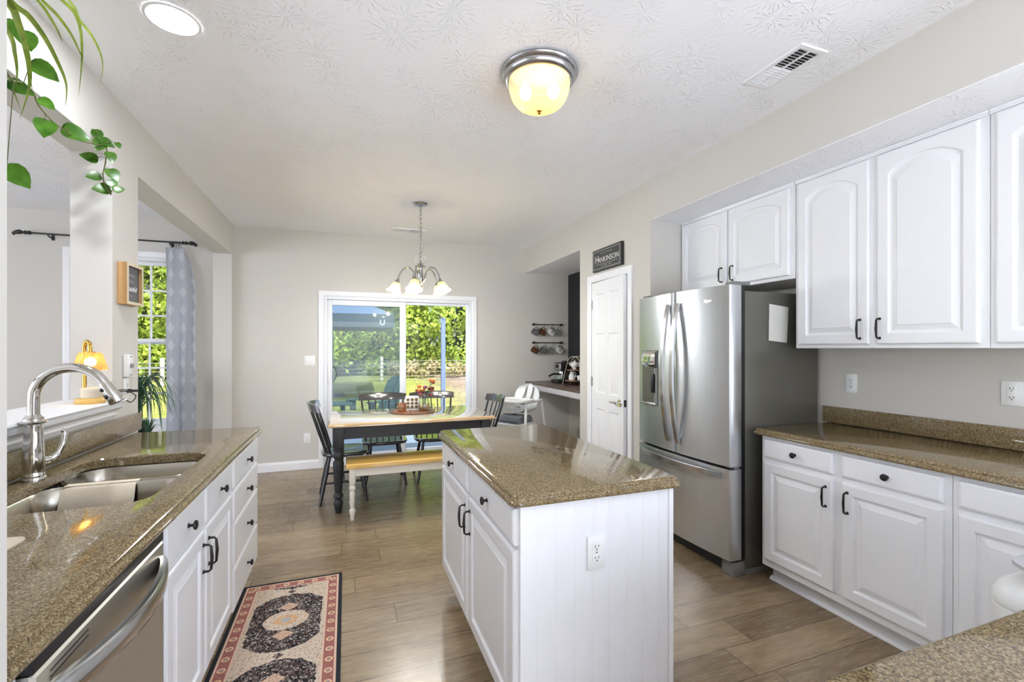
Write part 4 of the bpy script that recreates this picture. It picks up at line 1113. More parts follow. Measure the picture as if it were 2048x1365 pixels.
# ------------------------------------------------------------------ table centrepiece
tc = (0.622, 4.56)
t = thing('serving_tray', 'round wooden tray with thin black wire rail on the dining table', 'tray', (tc[0], tc[1], TZ))
bm = newbm(); lathe(bm, [(0.0, TZ + 0.001), (0.212, TZ + 0.001), (0.216, TZ + 0.006), (0.214, TZ + 0.014), (0.0, TZ + 0.014)], 40, (tc[0], tc[1], 0)); obj('tray_base', bm, M['walnut'], t)
bm = newbm(); rp = [(tc[0] + 0.21 * math.cos(2 * PI * i / 40), tc[1] + 0.21 * math.sin(2 * PI * i / 40), TZ + 0.062) for i in range(40)]
tube(bm, rp, 0.0022, 6, closed=True); obj('wire_rail', bm, M['cable'], t)
for k in range(6):
    a = 2 * PI * (k + 0.25) / 6
    bm = newbm(); tube(bm, [(tc[0] + 0.21 * math.cos(a), tc[1] + 0.21 * math.sin(a), TZ + 0.01), (tc[0] + 0.21 * math.cos(a), tc[1] + 0.21 * math.sin(a), TZ + 0.062)], 0.002, 6); obj('rail_post', bm, M['cable'], t)
zt = TZ + 0.0145
c = (0.508, 4.50)
bm = newbm(); lathe(bm, [(0.0, zt), (0.036, zt), (0.040, zt + 0.006), (0.042, zt + 0.085), (0.0405, zt + 0.085), (0.038, zt + 0.012), (0.0, zt + 0.012)], 24, (c[0], c[1], 0), flute=0.02, fn=12)
single('glass_tumbler', bm, M['pink_glass'], 'amber ribbed glass tumbler on the wire-railed tray', 'glass', (c[0], c[1], zt))
c = (0.62, 4.60)
t = thing('cutout_plaque', 'white fretwork plaque with brown floral cutouts standing on the tray', 'ornament', (c[0], c[1], zt))
pm = frame_mx((c[0], c[1], zt), (0.985, -0.17, 0), (-0.17, -0.985, 0))
bm = newbm(); rings(bm, [[(x, y, w) for x, y in rrect(-0.068, 0.068, 0.0005, 0.142, 0.012, 4)] for w in (0.0, 0.014)]); xform(bm, pm); obj('plaque_board', bm, M['white_ceramic'], t, 30)
for k in range(9):
    bm = newbm(); random.seed(k + 3)
    cx, cyy = -0.04 + 0.04 * (k % 3) , 0.032 + 0.036 * (k // 3)
    pt = []
    for i in range(20):
        a = 2 * PI * i / 20; r_ = 0.0155 * (1 + 0.28 * math.cos(a * 5 + k)); pt.append((cx + r_ * math.cos(a), cyy + r_ * math.sin(a)))
    rings(bm, [[(x, y, w) for x, y in pt] for w in (0.0138, 0.0152)]); xform(bm, pm); obj('floral_inlay', bm, M['pine_cone'], t, 0)
c = (0.722, 4.50)
t = thing('flower_vase', 'smoky glass vase with orange, purple and dusty red blooms on the tray', 'vase', (c[0], c[1], zt))
bm = newbm(); vp = [(0.0, zt), (0.048, zt), (0.058, zt + 0.03), (0.058, zt + 0.06), (0.048, zt + 0.10), (0.034, zt + 0.14), (0.031, zt + 0.155), (0.037, zt + 0.172)]
lathe(bm, vp + [(r_ - 0.003, z) for r_, z in reversed(vp[1:])] + [(0.0, zt + 0.006)], 28, (c[0], c[1], 0)); obj('vase_glass', bm, M['clear_glass'], t)
bm = newbm(); lathe(bm, [(0.0, zt + 0.0065), (0.044, zt + 0.0065), (0.0535, zt + 0.03), (0.0535, zt + 0.06), (0.0, zt + 0.06)], 24, (c[0], c[1], 0)); obj('stem_water', bm, M['pink_glass'], t)
random.seed(11)
for k in range(16):
    a = random.uniform(0, 2 * PI); r_ = random.uniform(0.012, 0.075); z = zt + random.uniform(0.185, 0.265) - r_ * 0.45 + (0.05 if k > 12 else 0)
    hx, hy = c[0] + r_ * math.cos(a), c[1] + r_ * math.sin(a)
    if k > 12: hx += 0.045
    bm = newbm(); tube(bm, smooth_path([(c[0] + 0.012 * math.cos(a), c[1] + 0.012 * math.sin(a), zt + 0.02), (c[0] + 0.018 * math.cos(a), c[1] + 0.018 * math.sin(a), zt + 0.15), (hx, hy, z)], 4), 0.0022, 5); st_ = obj('flower_stem', bm, M['stem_green'], t)
    bm = newbm(); hr = random.uniform(0.032, 0.046)
    for ring_i, (npet, rr, up_) in enumerate(((9, 1.0, 0.15), (7, 0.75, 0.45), (5, 0.45, 0.8))):
        for j in range(npet):
            b = 2 * PI * (j + 0.5 * ring_i) / npet
            d = Vector((math.cos(b), math.sin(b), up_)).normalized(); s2 = Vector((-math.sin(b), math.cos(b), 0))
            o_ = Vector((hx, hy, z)); p1 = o_ + d * hr * rr * 0.6; p2 = o_ + d * hr * rr
            vs = [bm.verts.new(p) for p in (o_, p1 + s2 * hr * 0.28, p2, p1 - s2 * hr * 0.28)]; bm.faces.new(vs)
    sphere(bm, (hx, hy, z), hr * 0.55, 9, 6, 0.8)
    obj('bloom', bm, M[('orange_petal', 'purple_petal', 'red_petal', 'orange_petal', 'red_petal')[k % 5]], st_, 0)

# ------------------------------------------------------------------ high chair
HC = (1.90, 4.92)
t = thing('high_chair', 'white molded high chair with tray, facing the dining table', 'high chair', (HC[0], HC[1], 0), math.radians(32))
# local: front faces -X
for sy in (-1, 1):
    for top, bot in (((-0.15, 0.19 * sy, 0.775), (-0.27, 0.25 * sy, 0)), ((0.15, 0.19 * sy, 0.79), (0.25, 0.25 * sy, 0))):
        bm = newbm(); tube(bm, [top, bot], [0.019, 0.016], 10, flat=(1.0, 0.75)); obj('leg', bm, M['white_plastic'], t, 50, local=True)
    bm = newbm(); tube(bm, smooth_path([(-0.15, 0.19 * sy, 0.775), (-0.05, 0.195 * sy, 0.785), (0.06, 0.195 * sy, 0.785), (0.15, 0.19 * sy, 0.79)]), 0.016, 8); obj('arm_rail', bm, M['white_plastic'], t, 50, local=True)
bm = newbm(); loops = []
for i in range(21):                                    # shell: seat pan sweeping up into the rounded back
    q = i / 20
    if q < 0.45: x, z = -0.14 + 0.26 * (q / 0.45), 0.675 - 0.018 * math.sin(q * 6); wd = 0.16
    else:
        u = (q - 0.45) / 0.55; x, z = 0.12 + 0.10 * u ** 0.8, 0.668 + 0.302 * u; wd = 0.16 * (1 + 0.22 * u) * math.sqrt(max(0.02, 1 - max(0, (u - 0.40) / 0.605) ** 2.4))
    bk = 1 if q > 0.45 else 0
    ys = (-0.165, -0.14, -0.10, -0.05, 0, 0.05, 0.10, 0.14, 0.165)
    up_ = lambda y: (0.05 if not bk else 0) * (abs(y) / 0.165) ** 4
    cv = lambda y: -0.06 * (y / 0.165) ** 2 * bk
    loops.append([(x + cv(y), y * wd / 0.165, z + up_(y)) for y in ys] + [(x + cv(y) + 0.012 * bk, y * wd / 0.165, z + up_(y) - (0.012 if not bk else 0.002)) for y in reversed(ys)])
rings(bm, loops); shell = obj('seat_shell', bm, M['white_plastic'], t, 60, local=True)
bm = newbm()
rings(bm, [[(x, y, z) for x, y in rrect(-0.285 - o, 0.02 + o, -0.215 - o, 0.215 + o, 0.075 + o, 8)] for o, z in ((-0.02, 0.782), (0.0, 0.79), (0.004, 0.808), (0.0, 0.812), (-0.014, 0.812), (-0.022, 0.802), (-0.05, 0.800))]); obj('tray', bm, M['white_plastic'], t, 50, local=True)
bm = newbm(); rings(bm, [[(x, y, z) for x, y in rrect(-0.265, 0.05, -0.19, 0.19, 0.03, 4)] for z in (0.535, 0.553)]); obj('footrest', bm, M['white_plastic'], t, 40, local=True)
for sx in (0.22, -0.2):
    bm = newbm(); tube(bm, [(sx, -0.225, 0.12), (sx, 0.225, 0.12)], 0.011, 8); obj('cross_bar', bm, M['white_plastic'], t, local=True)
for sy in (-0.05, 0.05):
    bm = newbm(); strip(bm, smooth_path([(0.198, sy, 0.93), (0.150, sy * 1.1, 0.83), (0.09, sy * 1.2, 0.78), (0.04, sy * 0.6, 0.745)]), [(-0.011, 0), (0.011, 0), (0.011, 0.003), (-0.011, 0.003)]); obj('harness_strap', bm, M['strap'], shell, local=True)
bm = newbm(); box(bm, 0.02, 0.06, -0.022, 0.022, 0.735, 0.755, 0.006); obj('harness_buckle', bm, M['dark_plastic'], shell, local=True)
# folded blanket on the lower shelf of the high chair
bm = newbm()
loops = []
for i in range(15):
    y = -0.15 + 0.30 * i / 14; w_ = 0.006 * math.sin(i * 1.3)
    loops.append([(-0.25 + w_, y, 0.554), (0.02, y, 0.554), (0.03, y, 0.58 + w_), (0.0, y, 0.622 + w_), (-0.12, y, 0.632 - w_), (-0.22, y, 0.615 + w_), (-0.268 + w_, y, 0.585)])
rings(bm, loops); xform(bm, Matrix.Translation((HC[0], HC[1], 0)) @ Matrix.Rotation(math.radians(32), 4, 'Z'))
single('folded_blanket', bm, M['cushion'], 'grey folded blanket lying on the shelf under the high chair seat', 'blanket', (HC[0], HC[1], 0.554), smooth=60)

# ------------------------------------------------------------------ coffee niche
NCZ = 0.942
t = thing('niche_counter', 'dark stained wood counter with pale front edge in the coffee niche', 'counter', (2.6, 4.97, 0.86))
bm = newbm(); box(bm, RX - 0.004, 2.934, 4.2115, BW - 0.001, NCZ - 0.024, NCZ, 0.003); obj('counter_top', bm, M['dark_wood'], t)
bm = newbm(); box(bm, RX + 0.004, RX + 0.03, 4.2115, BW - 0.001, 0.852, NCZ - 0.0245, 0.002); obj('front_edge', bm, M['grey_edge'], t)
bm = newbm(); box(bm, RX + 0.03, 2.93, 5.70, BW - 0.001, 0.86, NCZ - 0.0245); obj('wall_cleat', bm, M['grey_edge'], t, 0)
# espresso machine
t = thing('espresso_machine', 'black and silver espresso machine on the niche counter', 'coffee machine', (2.70, 5.36, NCZ))
ex0, ex1, ey0, ey1 = 2.59, 2.83, 5.26, 5.46
bm = newbm(); box(bm, ex0 - 0.05, ex1, ey0, ey1, NCZ + 0.0005, NCZ + 0.042, 0.008); obj('drip_base', bm, M['dark_plastic'], t)
bm = newbm(); box(bm, ex0 + 0.11, ex1, ey0 + 0.005, ey1 - 0.005, NCZ + 0.04, NCZ + 0.17, 0.004); box(bm, ex0, ex1, ey0, ey1, NCZ + 0.155, NCZ + 0.262, 0.012); obj('machine_body', bm, M['dark_plastic'], t)
bm = newbm(); box(bm, ex0 - 0.008, ex0 + 0.002, ey0 + 0.01, ey1 - 0.01, NCZ + 0.162, NCZ + 0.252, 0.005); fp = obj('front_panel', bm, M['nickel'], t)
bm = newbm(); lathe(bm, [(0.022, 0), (0.022, 0.012), (0.016, 0.02), (0, 0.02)], 18); xform(bm, frame_mx((ex0 - 0.008, 5.36, NCZ + 0.215), (0, -1, 0), (-1, 0, 0))); obj('dial', bm, M['dark_plastic'], fp)
bm = newbm(); lathe(bm, [(0.034, NCZ + 0.115), (0.036, NCZ + 0.15), (0.03, NCZ + 0.158)], 20, (ex0 + 0.05, 5.36, 0)); obj('brew_head', bm, M['chrome'], t)
bm = newbm(); lathe(bm, [(0.0, NCZ + 0.10), (0.034, NCZ + 0.102), (0.037, NCZ + 0.118), (0.0, NCZ + 0.118)], 20, (ex0 + 0.05, 5.36, 0)); tube(bm, smooth_path([(ex0 + 0.02, 5.36, NCZ + 0.11), (ex0 - 0.05, 5.36, NCZ + 0.115), (ex0 - 0.10, 5.36, NCZ + 0.10), (ex0 - 0.125, 5.36, NCZ + 0.085)]), 0.012, 8); obj('portafilter', bm, M['dark_plastic'], t)
bm = newbm(); tube(bm, smooth_path([(ex0 + 0.03, ey0 + 0.02, NCZ + 0.16), (ex0 + 0.02, ey0 + 0.012, NCZ + 0.10), (ex0 + 0.01, ey0 + 0.01, NCZ + 0.06)]), 0.005, 8); obj('steam_wand', bm, M['chrome'], t)
bm = newbm(); lathe(bm, [(0.045, NCZ + 0.262), (0.045, NCZ + 0.276), (0.03, NCZ + 0.284), (0.0, NCZ + 0.285)], 18, (ex0 + 0.10, 5.36, 0)); obj('tank_cap', bm, M['dark_plastic'], t)
for k, y_ in enumerate((5.325, 5.395)):
    bm = newbm(); zb = NCZ + 0.0425; lathe(bm, [(0.0, zb), (0.024, zb), (0.027, zb + 0.05), (0.0255, zb + 0.05), (0.022, zb + 0.004), (0.0, zb + 0.004)], 16, (ex0 + 0.0, y_, 0))
    single('shot_glass', bm, M['clear_glass'], ('clear shot glass on the espresso drip base, nearer the tiered stand', 'clear shot glass on the espresso drip base, nearer the back wall')[k], 'glass', (ex0, y_, zb))
# tiered stand
sc = (2.645, 4.98)
t = thing('tiered_stand', 'two-tier wooden tray stand with arched gold wire frame on the niche counter', 'stand', (sc[0], sc[1], NCZ))
SB = lambda u, w, z: (sc[0] + u * 0.55 + w * 0.83, sc[1] - u * 0.83 + w * 0.55, z)
for w in (-0.085, 0.085):
    bm = newbm()
    pts = [SB(-0.125, w * 1.15, NCZ + 0.002), SB(-0.108, w, NCZ + 0.12), SB(-0.088, w * 0.7, NCZ + 0.24)]
    for i in range(1, 12):
        a = PI - PI * i / 12; pts.append(SB(0.085 * math.cos(a), w * 0.55, NCZ + 0.262 + 0.085 * math.sin(a)))
    pts += [SB(0.088, w * 0.7, NCZ + 0.24), SB(0.108, w, NCZ + 0.12), SB(0.125, w * 1.15, NCZ + 0.002)]
    tube(bm, smooth_path(pts, 2), 0.0034, 6); obj('wire_arch', bm, M['pale_gold'], t)
tiers = []
for z, rad in ((NCZ + 0.045, 0.128), (NCZ + 0.175, 0.105)):
    bm = newbm(); lathe(bm, [(0.0, z), (rad, z), (rad, z + 0.011), (0.0, z + 0.011)], 32, (sc[0], sc[1], 0)); obj('tier_shelf', bm, M['walnut'], t); tiers.append(z + 0.0115)
def pot_body(c, zb, s_=1.0):
    return [(0.0, zb), (0.026 * s_, zb), (0.030 * s_, zb + 0.006 * s_), (0.022 * s_, zb + 0.014 * s_), (0.050 * s_, zb + 0.045 * s_), (0.053 * s_, zb + 0.06 * s_), (0.045 * s_, zb + 0.078 * s_), (0.032 * s_, zb + 0.084 * s_)]
zb = tiers[1]; c = SB(-0.01, 0.0, 0)
t = thing('sugar_bowl', 'white lidded sugar bowl with two handles on the upper tier', 'bowl', (c[0], c[1], zb))
bm = newbm(); lathe(bm, pot_body(c, zb) + [(0.0, zb + 0.084)], 24, (c[0], c[1], 0)); obj('bowl_body', bm, M['white_ceramic'], t, 60)
bm = newbm(); lathe(bm, [(0.034, zb + 0.0845), (0.028, zb + 0.094), (0.012, zb + 0.101), (0.006, zb + 0.107), (0.010, zb + 0.116), (0.0, zb + 0.121)], 20, (c[0], c[1], 0)); obj('lid', bm, M['white_ceramic'], t, 60)
for sg in (-1, 1):
    bm = newbm(); tube(bm, smooth_path([SB(-0.01 + sg * 0.047, 0, zb + 0.045), SB(-0.01 + sg * 0.074, 0, zb + 0.06), SB(-0.01 + sg * 0.068, 0, zb + 0.08), SB(-0.01 + sg * 0.042, 0, zb + 0.078)]), 0.0055, 6); obj('handle', bm, M['white_ceramic'], t)
zb = tiers[0]; c = SB(-0.045, 0.0, 0)
t = thing('cream_pitcher', 'white animal-shaped cream pitcher on the lower tier', 'pitcher', (c[0], c[1], zb))
bm = newbm(); lathe(bm, [(0.0, zb), (0.040, zb), (0.044, zb + 0.02), (0.040, zb + 0.055), (0.026, zb + 0.078), (0.026, zb + 0.095), (0.020, zb + 0.108), (0.0, zb + 0.108)], 20, (c[0], c[1], 0)); pb = obj('pitcher_body', bm, M['white_ceramic'], t, 60)
for sg in (-1, 1):
    bm = newbm(); lathe(bm, [(0.008, 0), (0.006, 0.012), (0.0, 0.018)], 8, SB(-0.045 + sg * 0.014, -0.004, zb + 0.104)); obj('ear', bm, M['white_ceramic'], pb, 60)
bm = newbm(); tube(bm, smooth_path([SB(-0.045 + 0.024, 0, zb + 0.095), SB(-0.045 + 0.052, 0, zb + 0.085), SB(-0.045 + 0.05, 0, zb + 0.05), SB(-0.045 + 0.04, 0, zb + 0.035)]), 0.005, 6); obj('handle', bm, M['white_ceramic'], pb)
c = SB(0.062, 0.0, 0)
bm = newbm(); lathe(bm, [(0.0, zb), (0.024, zb), (0.036, zb + 0.03), (0.038, zb + 0.058), (0.035, zb + 0.058), (0.032, zb + 0.03), (0.02, zb + 0.006), (0.0, zb + 0.006)], 20, (c[0], c[1], 0))
single('ceramic_cup', bm, M['white_ceramic'], 'plain white cup on the lower tier beside the pitcher', 'cup', (c[0], c[1], zb), smooth=60)

# mug rails
def mug_rail(z, label):
    t = thing('mug_rail', label, 'rail', (2.605, BW, z), 0, 'black mug rails on the back wall')
    bm = newbm(); tube(bm, [(2.402, BW - 0.04, z), (2.815, BW - 0.04, z)], 0.006, 8); obj('rail_bar', bm, M['cable'], t)
    for x in (2.402, 2.815):
        bm = newbm(); lathe(bm, [(0.017, -0.0005), (0.017, -0.006), (0.009, -0.012), (0.009, -0.032), (0.016, -0.036), (0.016, -0.045), (0.0, -0.05)], 14, (x, BW, z), axis=1); obj('end_bracket', bm, M['cable'], t)
    return t
def mug(xh, z, kind, label):
    """a mug hanging by its handle from an S-hook"""
    t = thing('coffee_mug', label, 'mug', (xh, BW - 0.045, z - 0.075), 0, 'mugs hanging on the wall rails')
    mt = dict(grey='grey_ceramic', brown='brown_ceramic', letter='white_ceramic', clear='mug_glass')[kind]
    # local mug frame: axis along local Z, handle on +X; hung so the handle points up
    hang = Matrix.Translation((xh, BW - 0.052, z - 0.052)) @ Matrix.Rotation(math.radians(-62), 4, 'Y') @ Matrix.Translation((-0.062, 0, -0.042))
    bm = newbm(); lathe(bm, [(0.0, 0), (0.034, 0), (0.038, 0.005), (0.040, 0.03), (0.040, 0.088), (0.0375, 0.088), (0.036, 0.008), (0.0, 0.008)], 22); xform(bm, hang); b = obj('mug_body', bm, M[mt], t)
    bm = newbm(); tube(bm, smooth_path([(0.038, 0, 0.074), (0.058, 0, 0.074), (0.066, 0, 0.046), (0.056, 0, 0.018), (0.038, 0, 0.018)]), 0.0055, 7, flat=(1, 1.3)); xform(bm, hang); obj('mug_handle', bm, M['dark_plastic' if kind == 'letter' else mt], b)
    if kind == 'letter':
        text_mesh('letter', 'H', 0.055, hang @ frame_mx((0.0, -0.0405, 0.044), (0, 0, 1), (0, -1, 0)) @ Matrix.Rotation(-PI / 2, 4, 'Z') @ Matrix.Translation((0, 0, 0)), M['black_ink'], b, 0.001)
    bm = newbm(); tube(bm, smooth_path([(xh, BW - 0.0305, z - 0.003), (xh, BW - 0.034, z + 0.008), (xh, BW - 0.046, z + 0.008), (xh, BW - 0.0505, z - 0.006), (xh, BW - 0.0505, z - 0.03), (xh, BW - 0.050, z - 0.055), (xh, BW - 0.058, z - 0.056)]), 0.002, 5); obj('hook', bm, M['cable'], t)
mug_rail(1.714, 'upper black mug rail on the back wall')
mug_rail(1.466, 'lower black mug rail on the back wall')
U = ((2.445, 'grey'), (2.548, 'brown'), (2.675, 'letter'), (2.79, 'clear'))
for x, k in U: mug(x, 1.714, k, dict(grey='dark grey mug on the upper rail', brown='brown mug on the upper rail', letter='white mug with black letter on the upper rail', clear='clear glass mug on the upper rail')[k])
Lw = ((2.437, 'brown'), (2.565, 'grey'), (2.68, 'clear'), (2.80, 'letter'))
for x, k in Lw: mug(x, 1.466, k, dict(grey='dark grey mug on the lower rail', brown='brown mug on the lower rail', letter='white mug with black letter on the lower rail', clear='clear glass mug on the lower rail')[k])

# ------------------------------------------------------------------ name sign over the pantry door
t = thing('name_sign', 'charcoal sign with white lettering above the pantry door', 'sign', (RX, 3.65, 2.23))
SM = frame_mx((RX - 0.001, 3.655, 2.228), (0, -1, 0), (-1, 0, 0))
bm = newbm(); box(bm, -0.245, 0.245, -0.104, 0.104, 0, 0.028, 0.002); xform(bm, SM); sb = obj('sign_board', bm, M['sign_edge'], t)
bm = newbm(); box(bm, -0.243, 0.243, -0.102, 0.102, 0.0275, 0.0288); xform(bm, SM); sf = obj('sign_face', bm, M['sign_black'], t, 0)
bm = newbm()
for a, b, c_, d in ((-0.225, 0.225, 0.082, 0.085), (-0.225, 0.225, -0.085, -0.082), (-0.225, -0.222, -0.085, 0.085), (0.222, 0.225, -0.085, 0.085), (-0.19, 0.19, -0.0445, -0.0425)): box(bm, a, b, c_, d, 0.0285, 0.0295)
xform(bm, SM); obj('border_line', bm, M['ink'], sf, 0)
S2 = SM @ Matrix.Translation((0, 0, 0.0293))
text_mesh('lettering', 'H', 0.098, S2 @ Matrix.Translation((-0.163, 0.004, 0)), M['ink'], sf, 0.0005, sx=0.95)
text_mesh('lettering', 'ANKINSON', 0.070, S2 @ Matrix.Translation((0.032, -0.006, 0)), M['ink'], sf, 0.0005, sx=0.98)
text_mesh('lettering', 'EST. APRIL 7 2017', 0.023, S2 @ Matrix.Translation((0.0, -0.0625, 0)), M['ink_dim'], sf, 0.0005)
bm = newbm(); tube(bm, [(-0.10 + 0.20 * i / 40, 0.056 + 0.008 * math.sin(i * 1.1) * (1 if i % 7 else 0.3) , 0) for i in range(41)], 0.0016, 5); xform(bm, S2); obj('script_line', bm, M['ink_dim'], sf)

# ------------------------------------------------------------------ shadow-box sign on the column
t = thing('shadow_box_sign', 'deep wooden shadow box with grey letter board on the column', 'framed sign', (LX, 3.138, 1.746))
FM = frame_mx((LX + 0.0005, 3.138, 1.746), (0, 1, 0), (1, 0, 0))
hw, hh, dp = 0.103, 0.114, 0.043
bm = newbm(); box(bm, -hw, -hw + 0.012, -hh, hh, 0, dp); box(bm, hw - 0.012, hw, -hh, hh, 0, dp); box(bm, -hw + 0.012, hw - 0.012, -hh, -hh + 0.012, 0, dp); box(bm, -hw + 0.012, hw - 0.012, hh - 0.012, hh, 0, dp); xform(bm, FM); obj('box_frame', bm, M['frame_wood'], t, 0)
bm = newbm(); ins = 0.016
rings(bm, [[(-hw + i, -hh + i, w), (hw - i, -hh + i, w), (hw - i, hh - i, w), (-hw + i, hh - i, w)] for i, w in ((0, dp), (0, dp + 0.003), (ins, dp + 0.003), (ins, dp))], closed=True); xform(bm, FM); obj('front_rim', bm, M['pale_frame'], t, 0)
bm = newbm(); box(bm, -hw + 0.012, hw - 0.012, -hh + 0.012, hh - 0.012, 0.024, 0.028); xform(bm, FM); bd = obj('letter_board', bm, M['board'], t, 0)
F2 = FM @ Matrix.Translation((-0.008, 0, 0.0285))
text_mesh('lettering', 'my heart is', 0.020, F2 @ Matrix.Translation((0, 0.052, 0)), M['ink_dim'], bd)
text_mesh('lettering', 'home', 0.022, F2 @ Matrix.Translation((0, 0.018, 0)), M['ink_dim'], bd, shear=0.2)
text_mesh('lettering', 'grateful', 0.044, F2 @ Matrix.Translation((0, -0.024, 0)), M['ink'], bd, 0.0012, shear=0.3)
text_mesh('lettering', 'heart', 0.018, F2 @ Matrix.Translation((0, -0.062, 0)), M['ink_dim'], bd, shear=0.2)

# ------------------------------------------------------------------ runner rug
bm = newbm(); rc = (-0.287, 2.068)
rings(bm, [[(x, y, z) for x, y in rrect(rc[0] - 0.265, rc[0] + 0.265, rc[1] - 0.93, rc[1] + 0.93, 0.008, 3)] for z in (0.0005, 0.008)])
single('runner_rug', bm, M['rug'], 'patterned runner rug with dark medallions and red border on the wood floor', 'rug', (rc[0], rc[1], 0.0), smooth=0)

# ------------------------------------------------------------------ ceiling fittings
def ceil_ring(x, y, label, cat='light'):
    t = thing('recessed_light', label, cat, (x, y, CEIL))
    bm = newbm(); lathe(bm, [(0.100, -0.0005), (0.099, -0.004), (0.088, -0.006), (0.086, -0.003), (0.086, -0.0005)], 36, (x, y, CEIL), caps=False); obj('trim_ring', bm, M['trim'], t, 50)
    bm = newbm(); lathe(bm, [(0.0, -0.001), (0.086, -0.001), (0.086, -0.004), (0.0, -0.004)], 36, (x, y, CEIL)); obj('lens', bm, M['led'], t, 0)
    return t
ceil_ring(-0.668, 2.230, 'round recessed ceiling light over the sink')
DC = (0.888, 2.045)
t = thing('dome_light', 'flush dome ceiling light with ribbed amber glass and nickel rim', 'ceiling light', (DC[0], DC[1], CEIL))
bm = newbm(); lathe(bm, [(0.150, -0.0005), (0.186, -0.003), (0.190, -0.012), (0.184, -0.022), (0.176, -0.026), (0.176, -0.034), (0.168, -0.046), (0.158, -0.052), (0.150, -0.052)], 48, (DC[0], DC[1], CEIL), caps=False); obj('rim', bm, M['nickel'], t, 50)
bm = newbm(); lathe(bm, [(0.148, -0.05), (0.146, -0.085), (0.134, -0.125), (0.112, -0.155), (0.078, -0.175), (0.035, -0.185), (0.004, -0.187)], 144, (DC[0], DC[1], CEIL), caps=False, flute=0.012, fn=36); obj('glass_dome', bm, M['dome'], t, 60)
bm = newbm(); lathe(bm, [(0.004, -0.186), (0.013, -0.188), (0.011, -0.193), (0.006, -0.196), (0.008, -0.202), (0.0, -0.207)], 16, (DC[0], DC[1], CEIL)); obj('finial', bm, M['gold'], t, 60)
for dx_, dy_ in ((0.062, -0.03), (-0.06, 0.03)):
    bm = newbm(); sphere(bm, (DC[0] + dx_, DC[1] + dy_, CEIL - 0.095), 0.030, 14, 10, 1.25); obj('bulb', bm, M['bulb'], t)
# vents
def vent(label, x0, x1, y0, y1, alongx):
    t = thing('ceiling_vent', label, 'vent', ((x0 + x1) / 2, (y0 + y1) / 2, CEIL), 0, None)
    bm = newbm(); z0, z1 = CEIL - 0.009, CEIL - 0.0005; i = 0.024
    rings(bm, [[(a, b, z) for a, b in ((x0 + k, y0 + k), (x1 - k, y0 + k), (x1 - k, y1 - k), (x0 + k, y1 - k))] for k, z in ((0, z1), (0.003, z0), (i, z0), (i, z1))], closed=True); obj('grille_frame', bm, M['trim'], t, 0)
    bm = newbm(); box(bm, x0 + i, x1 - i, y0 + i, y1 - i, CEIL - 0.0012, CEIL - 0.0004); obj('duct_opening', bm, M['slot'], t, 0)
    L0, L1 = (x0 + i, x1 - i) if alongx else (y0 + i, y1 - i)
    n = int((L1 - L0) / 0.0165)
    for k in range(n):
        c = L0 + (L1 - L0) * (k + 0.5) / n; q = (1 if k < n / 2 else -1) * (1 if alongx else -1)
        bm = newbm()
        A = [(-0.0045, 0.0014), (0.0055, 0.0070), (0.0055, 0.0082), (-0.0045, 0.0026)]
        lp = []
        for e in ((y0 + i, y1 - i) if alongx else (x0 + i, x1 - i)):
            lp.append([(c + q * a, e, CEIL - b) if alongx else (e, c + q * a, CEIL - b) for a, b in A])
        rings(bm, lp); obj('louver', bm, M['trim'], t, 0)
    m_ = ((y0 + y1) / 2) if alongx else ((x0 + x1) / 2)
    bm = newbm()
    if alongx: box(bm, x0 + i, x1 - i, m_ - 0.003, m_ + 0.003, CEIL - 0.0088, CEIL - 0.0015)
    else: box(bm, m_ - 0.003, m_ + 0.003, y0 + i, y1 - i, CEIL - 0.0088, CEIL - 0.0015)
    obj('centre_bar', bm, M['trim'], t, 0)
vent('white ceiling vent near the bulkhead above the wall cabinets', 1.885, 2.055, 1.445, 1.765, False)
vent('white ceiling vent behind the chandelier chain near the back wall', 0.49, 0.865, 5.22, 5.38, True)

# chandelier
CC = (0.653, 4.28)
t = thing('chandelier', 'five-arm nickel chandelier with glowing bell glass shades over the dining table', 'chandelier', (CC[0], CC[1], CEIL))
bm = newbm(); lathe(bm, [(0.0, -0.0005), (0.063, -0.0005), (0.066, -0.006), (0.060, -0.014), (0.030, -0.020), (0.012, -0.026), (0.0, -0.028)], 30, (CC[0], CC[1], CEIL)); obj('ceiling_canopy', bm, M['nickel'], t, 60)
z = CEIL - 0.028; k = 0
while z > 2.235:
    bm = newbm(); hl = 0.024; r_ = 0.0095
    pts = [(r_ * math.cos(a), hl * math.sin(a) * (1 if abs(math.sin(a)) > 0 else 1)) for a in [2 * PI * i / 14 for i in range(14)]]
    tube(bm, [(CC[0] + (u if k % 2 == 0 else 0.0), CC[1] + (0.0 if k % 2 == 0 else u), z - 0.018 + v) for u, v in pts], 0.0022, 5, closed=True); obj('chain_link', bm, M['nickel'], t)
    z -= 0.039; k += 1
bm = newbm(); tube(bm, smooth_path([(CC[0] + 0.004, CC[1], 2.71), (CC[0] + 0.012, CC[1] + 0.004, 2.55), (CC[0] + 0.004, CC[1], 2.44), (CC[0] + 0.030, CC[1], 2.36), (CC[0] + 0.006, CC[1], 2.28), (CC[0] - 0.045, CC[1], 2.26), (CC[0] - 0.047, CC[1] + 0.004, 2.19), (CC[0] - 0.012, CC[1], 2.20), (CC[0] + 0.03, CC[1], 2.245), (CC[0] + 0.058, CC[1], 2.225), (CC[0] + 0.045, CC[1], 2.195), (CC[0] + 0.008, CC[1], 2.18)]), 0.0018, 5); obj('supply_wire', bm, M['nickel'], t)
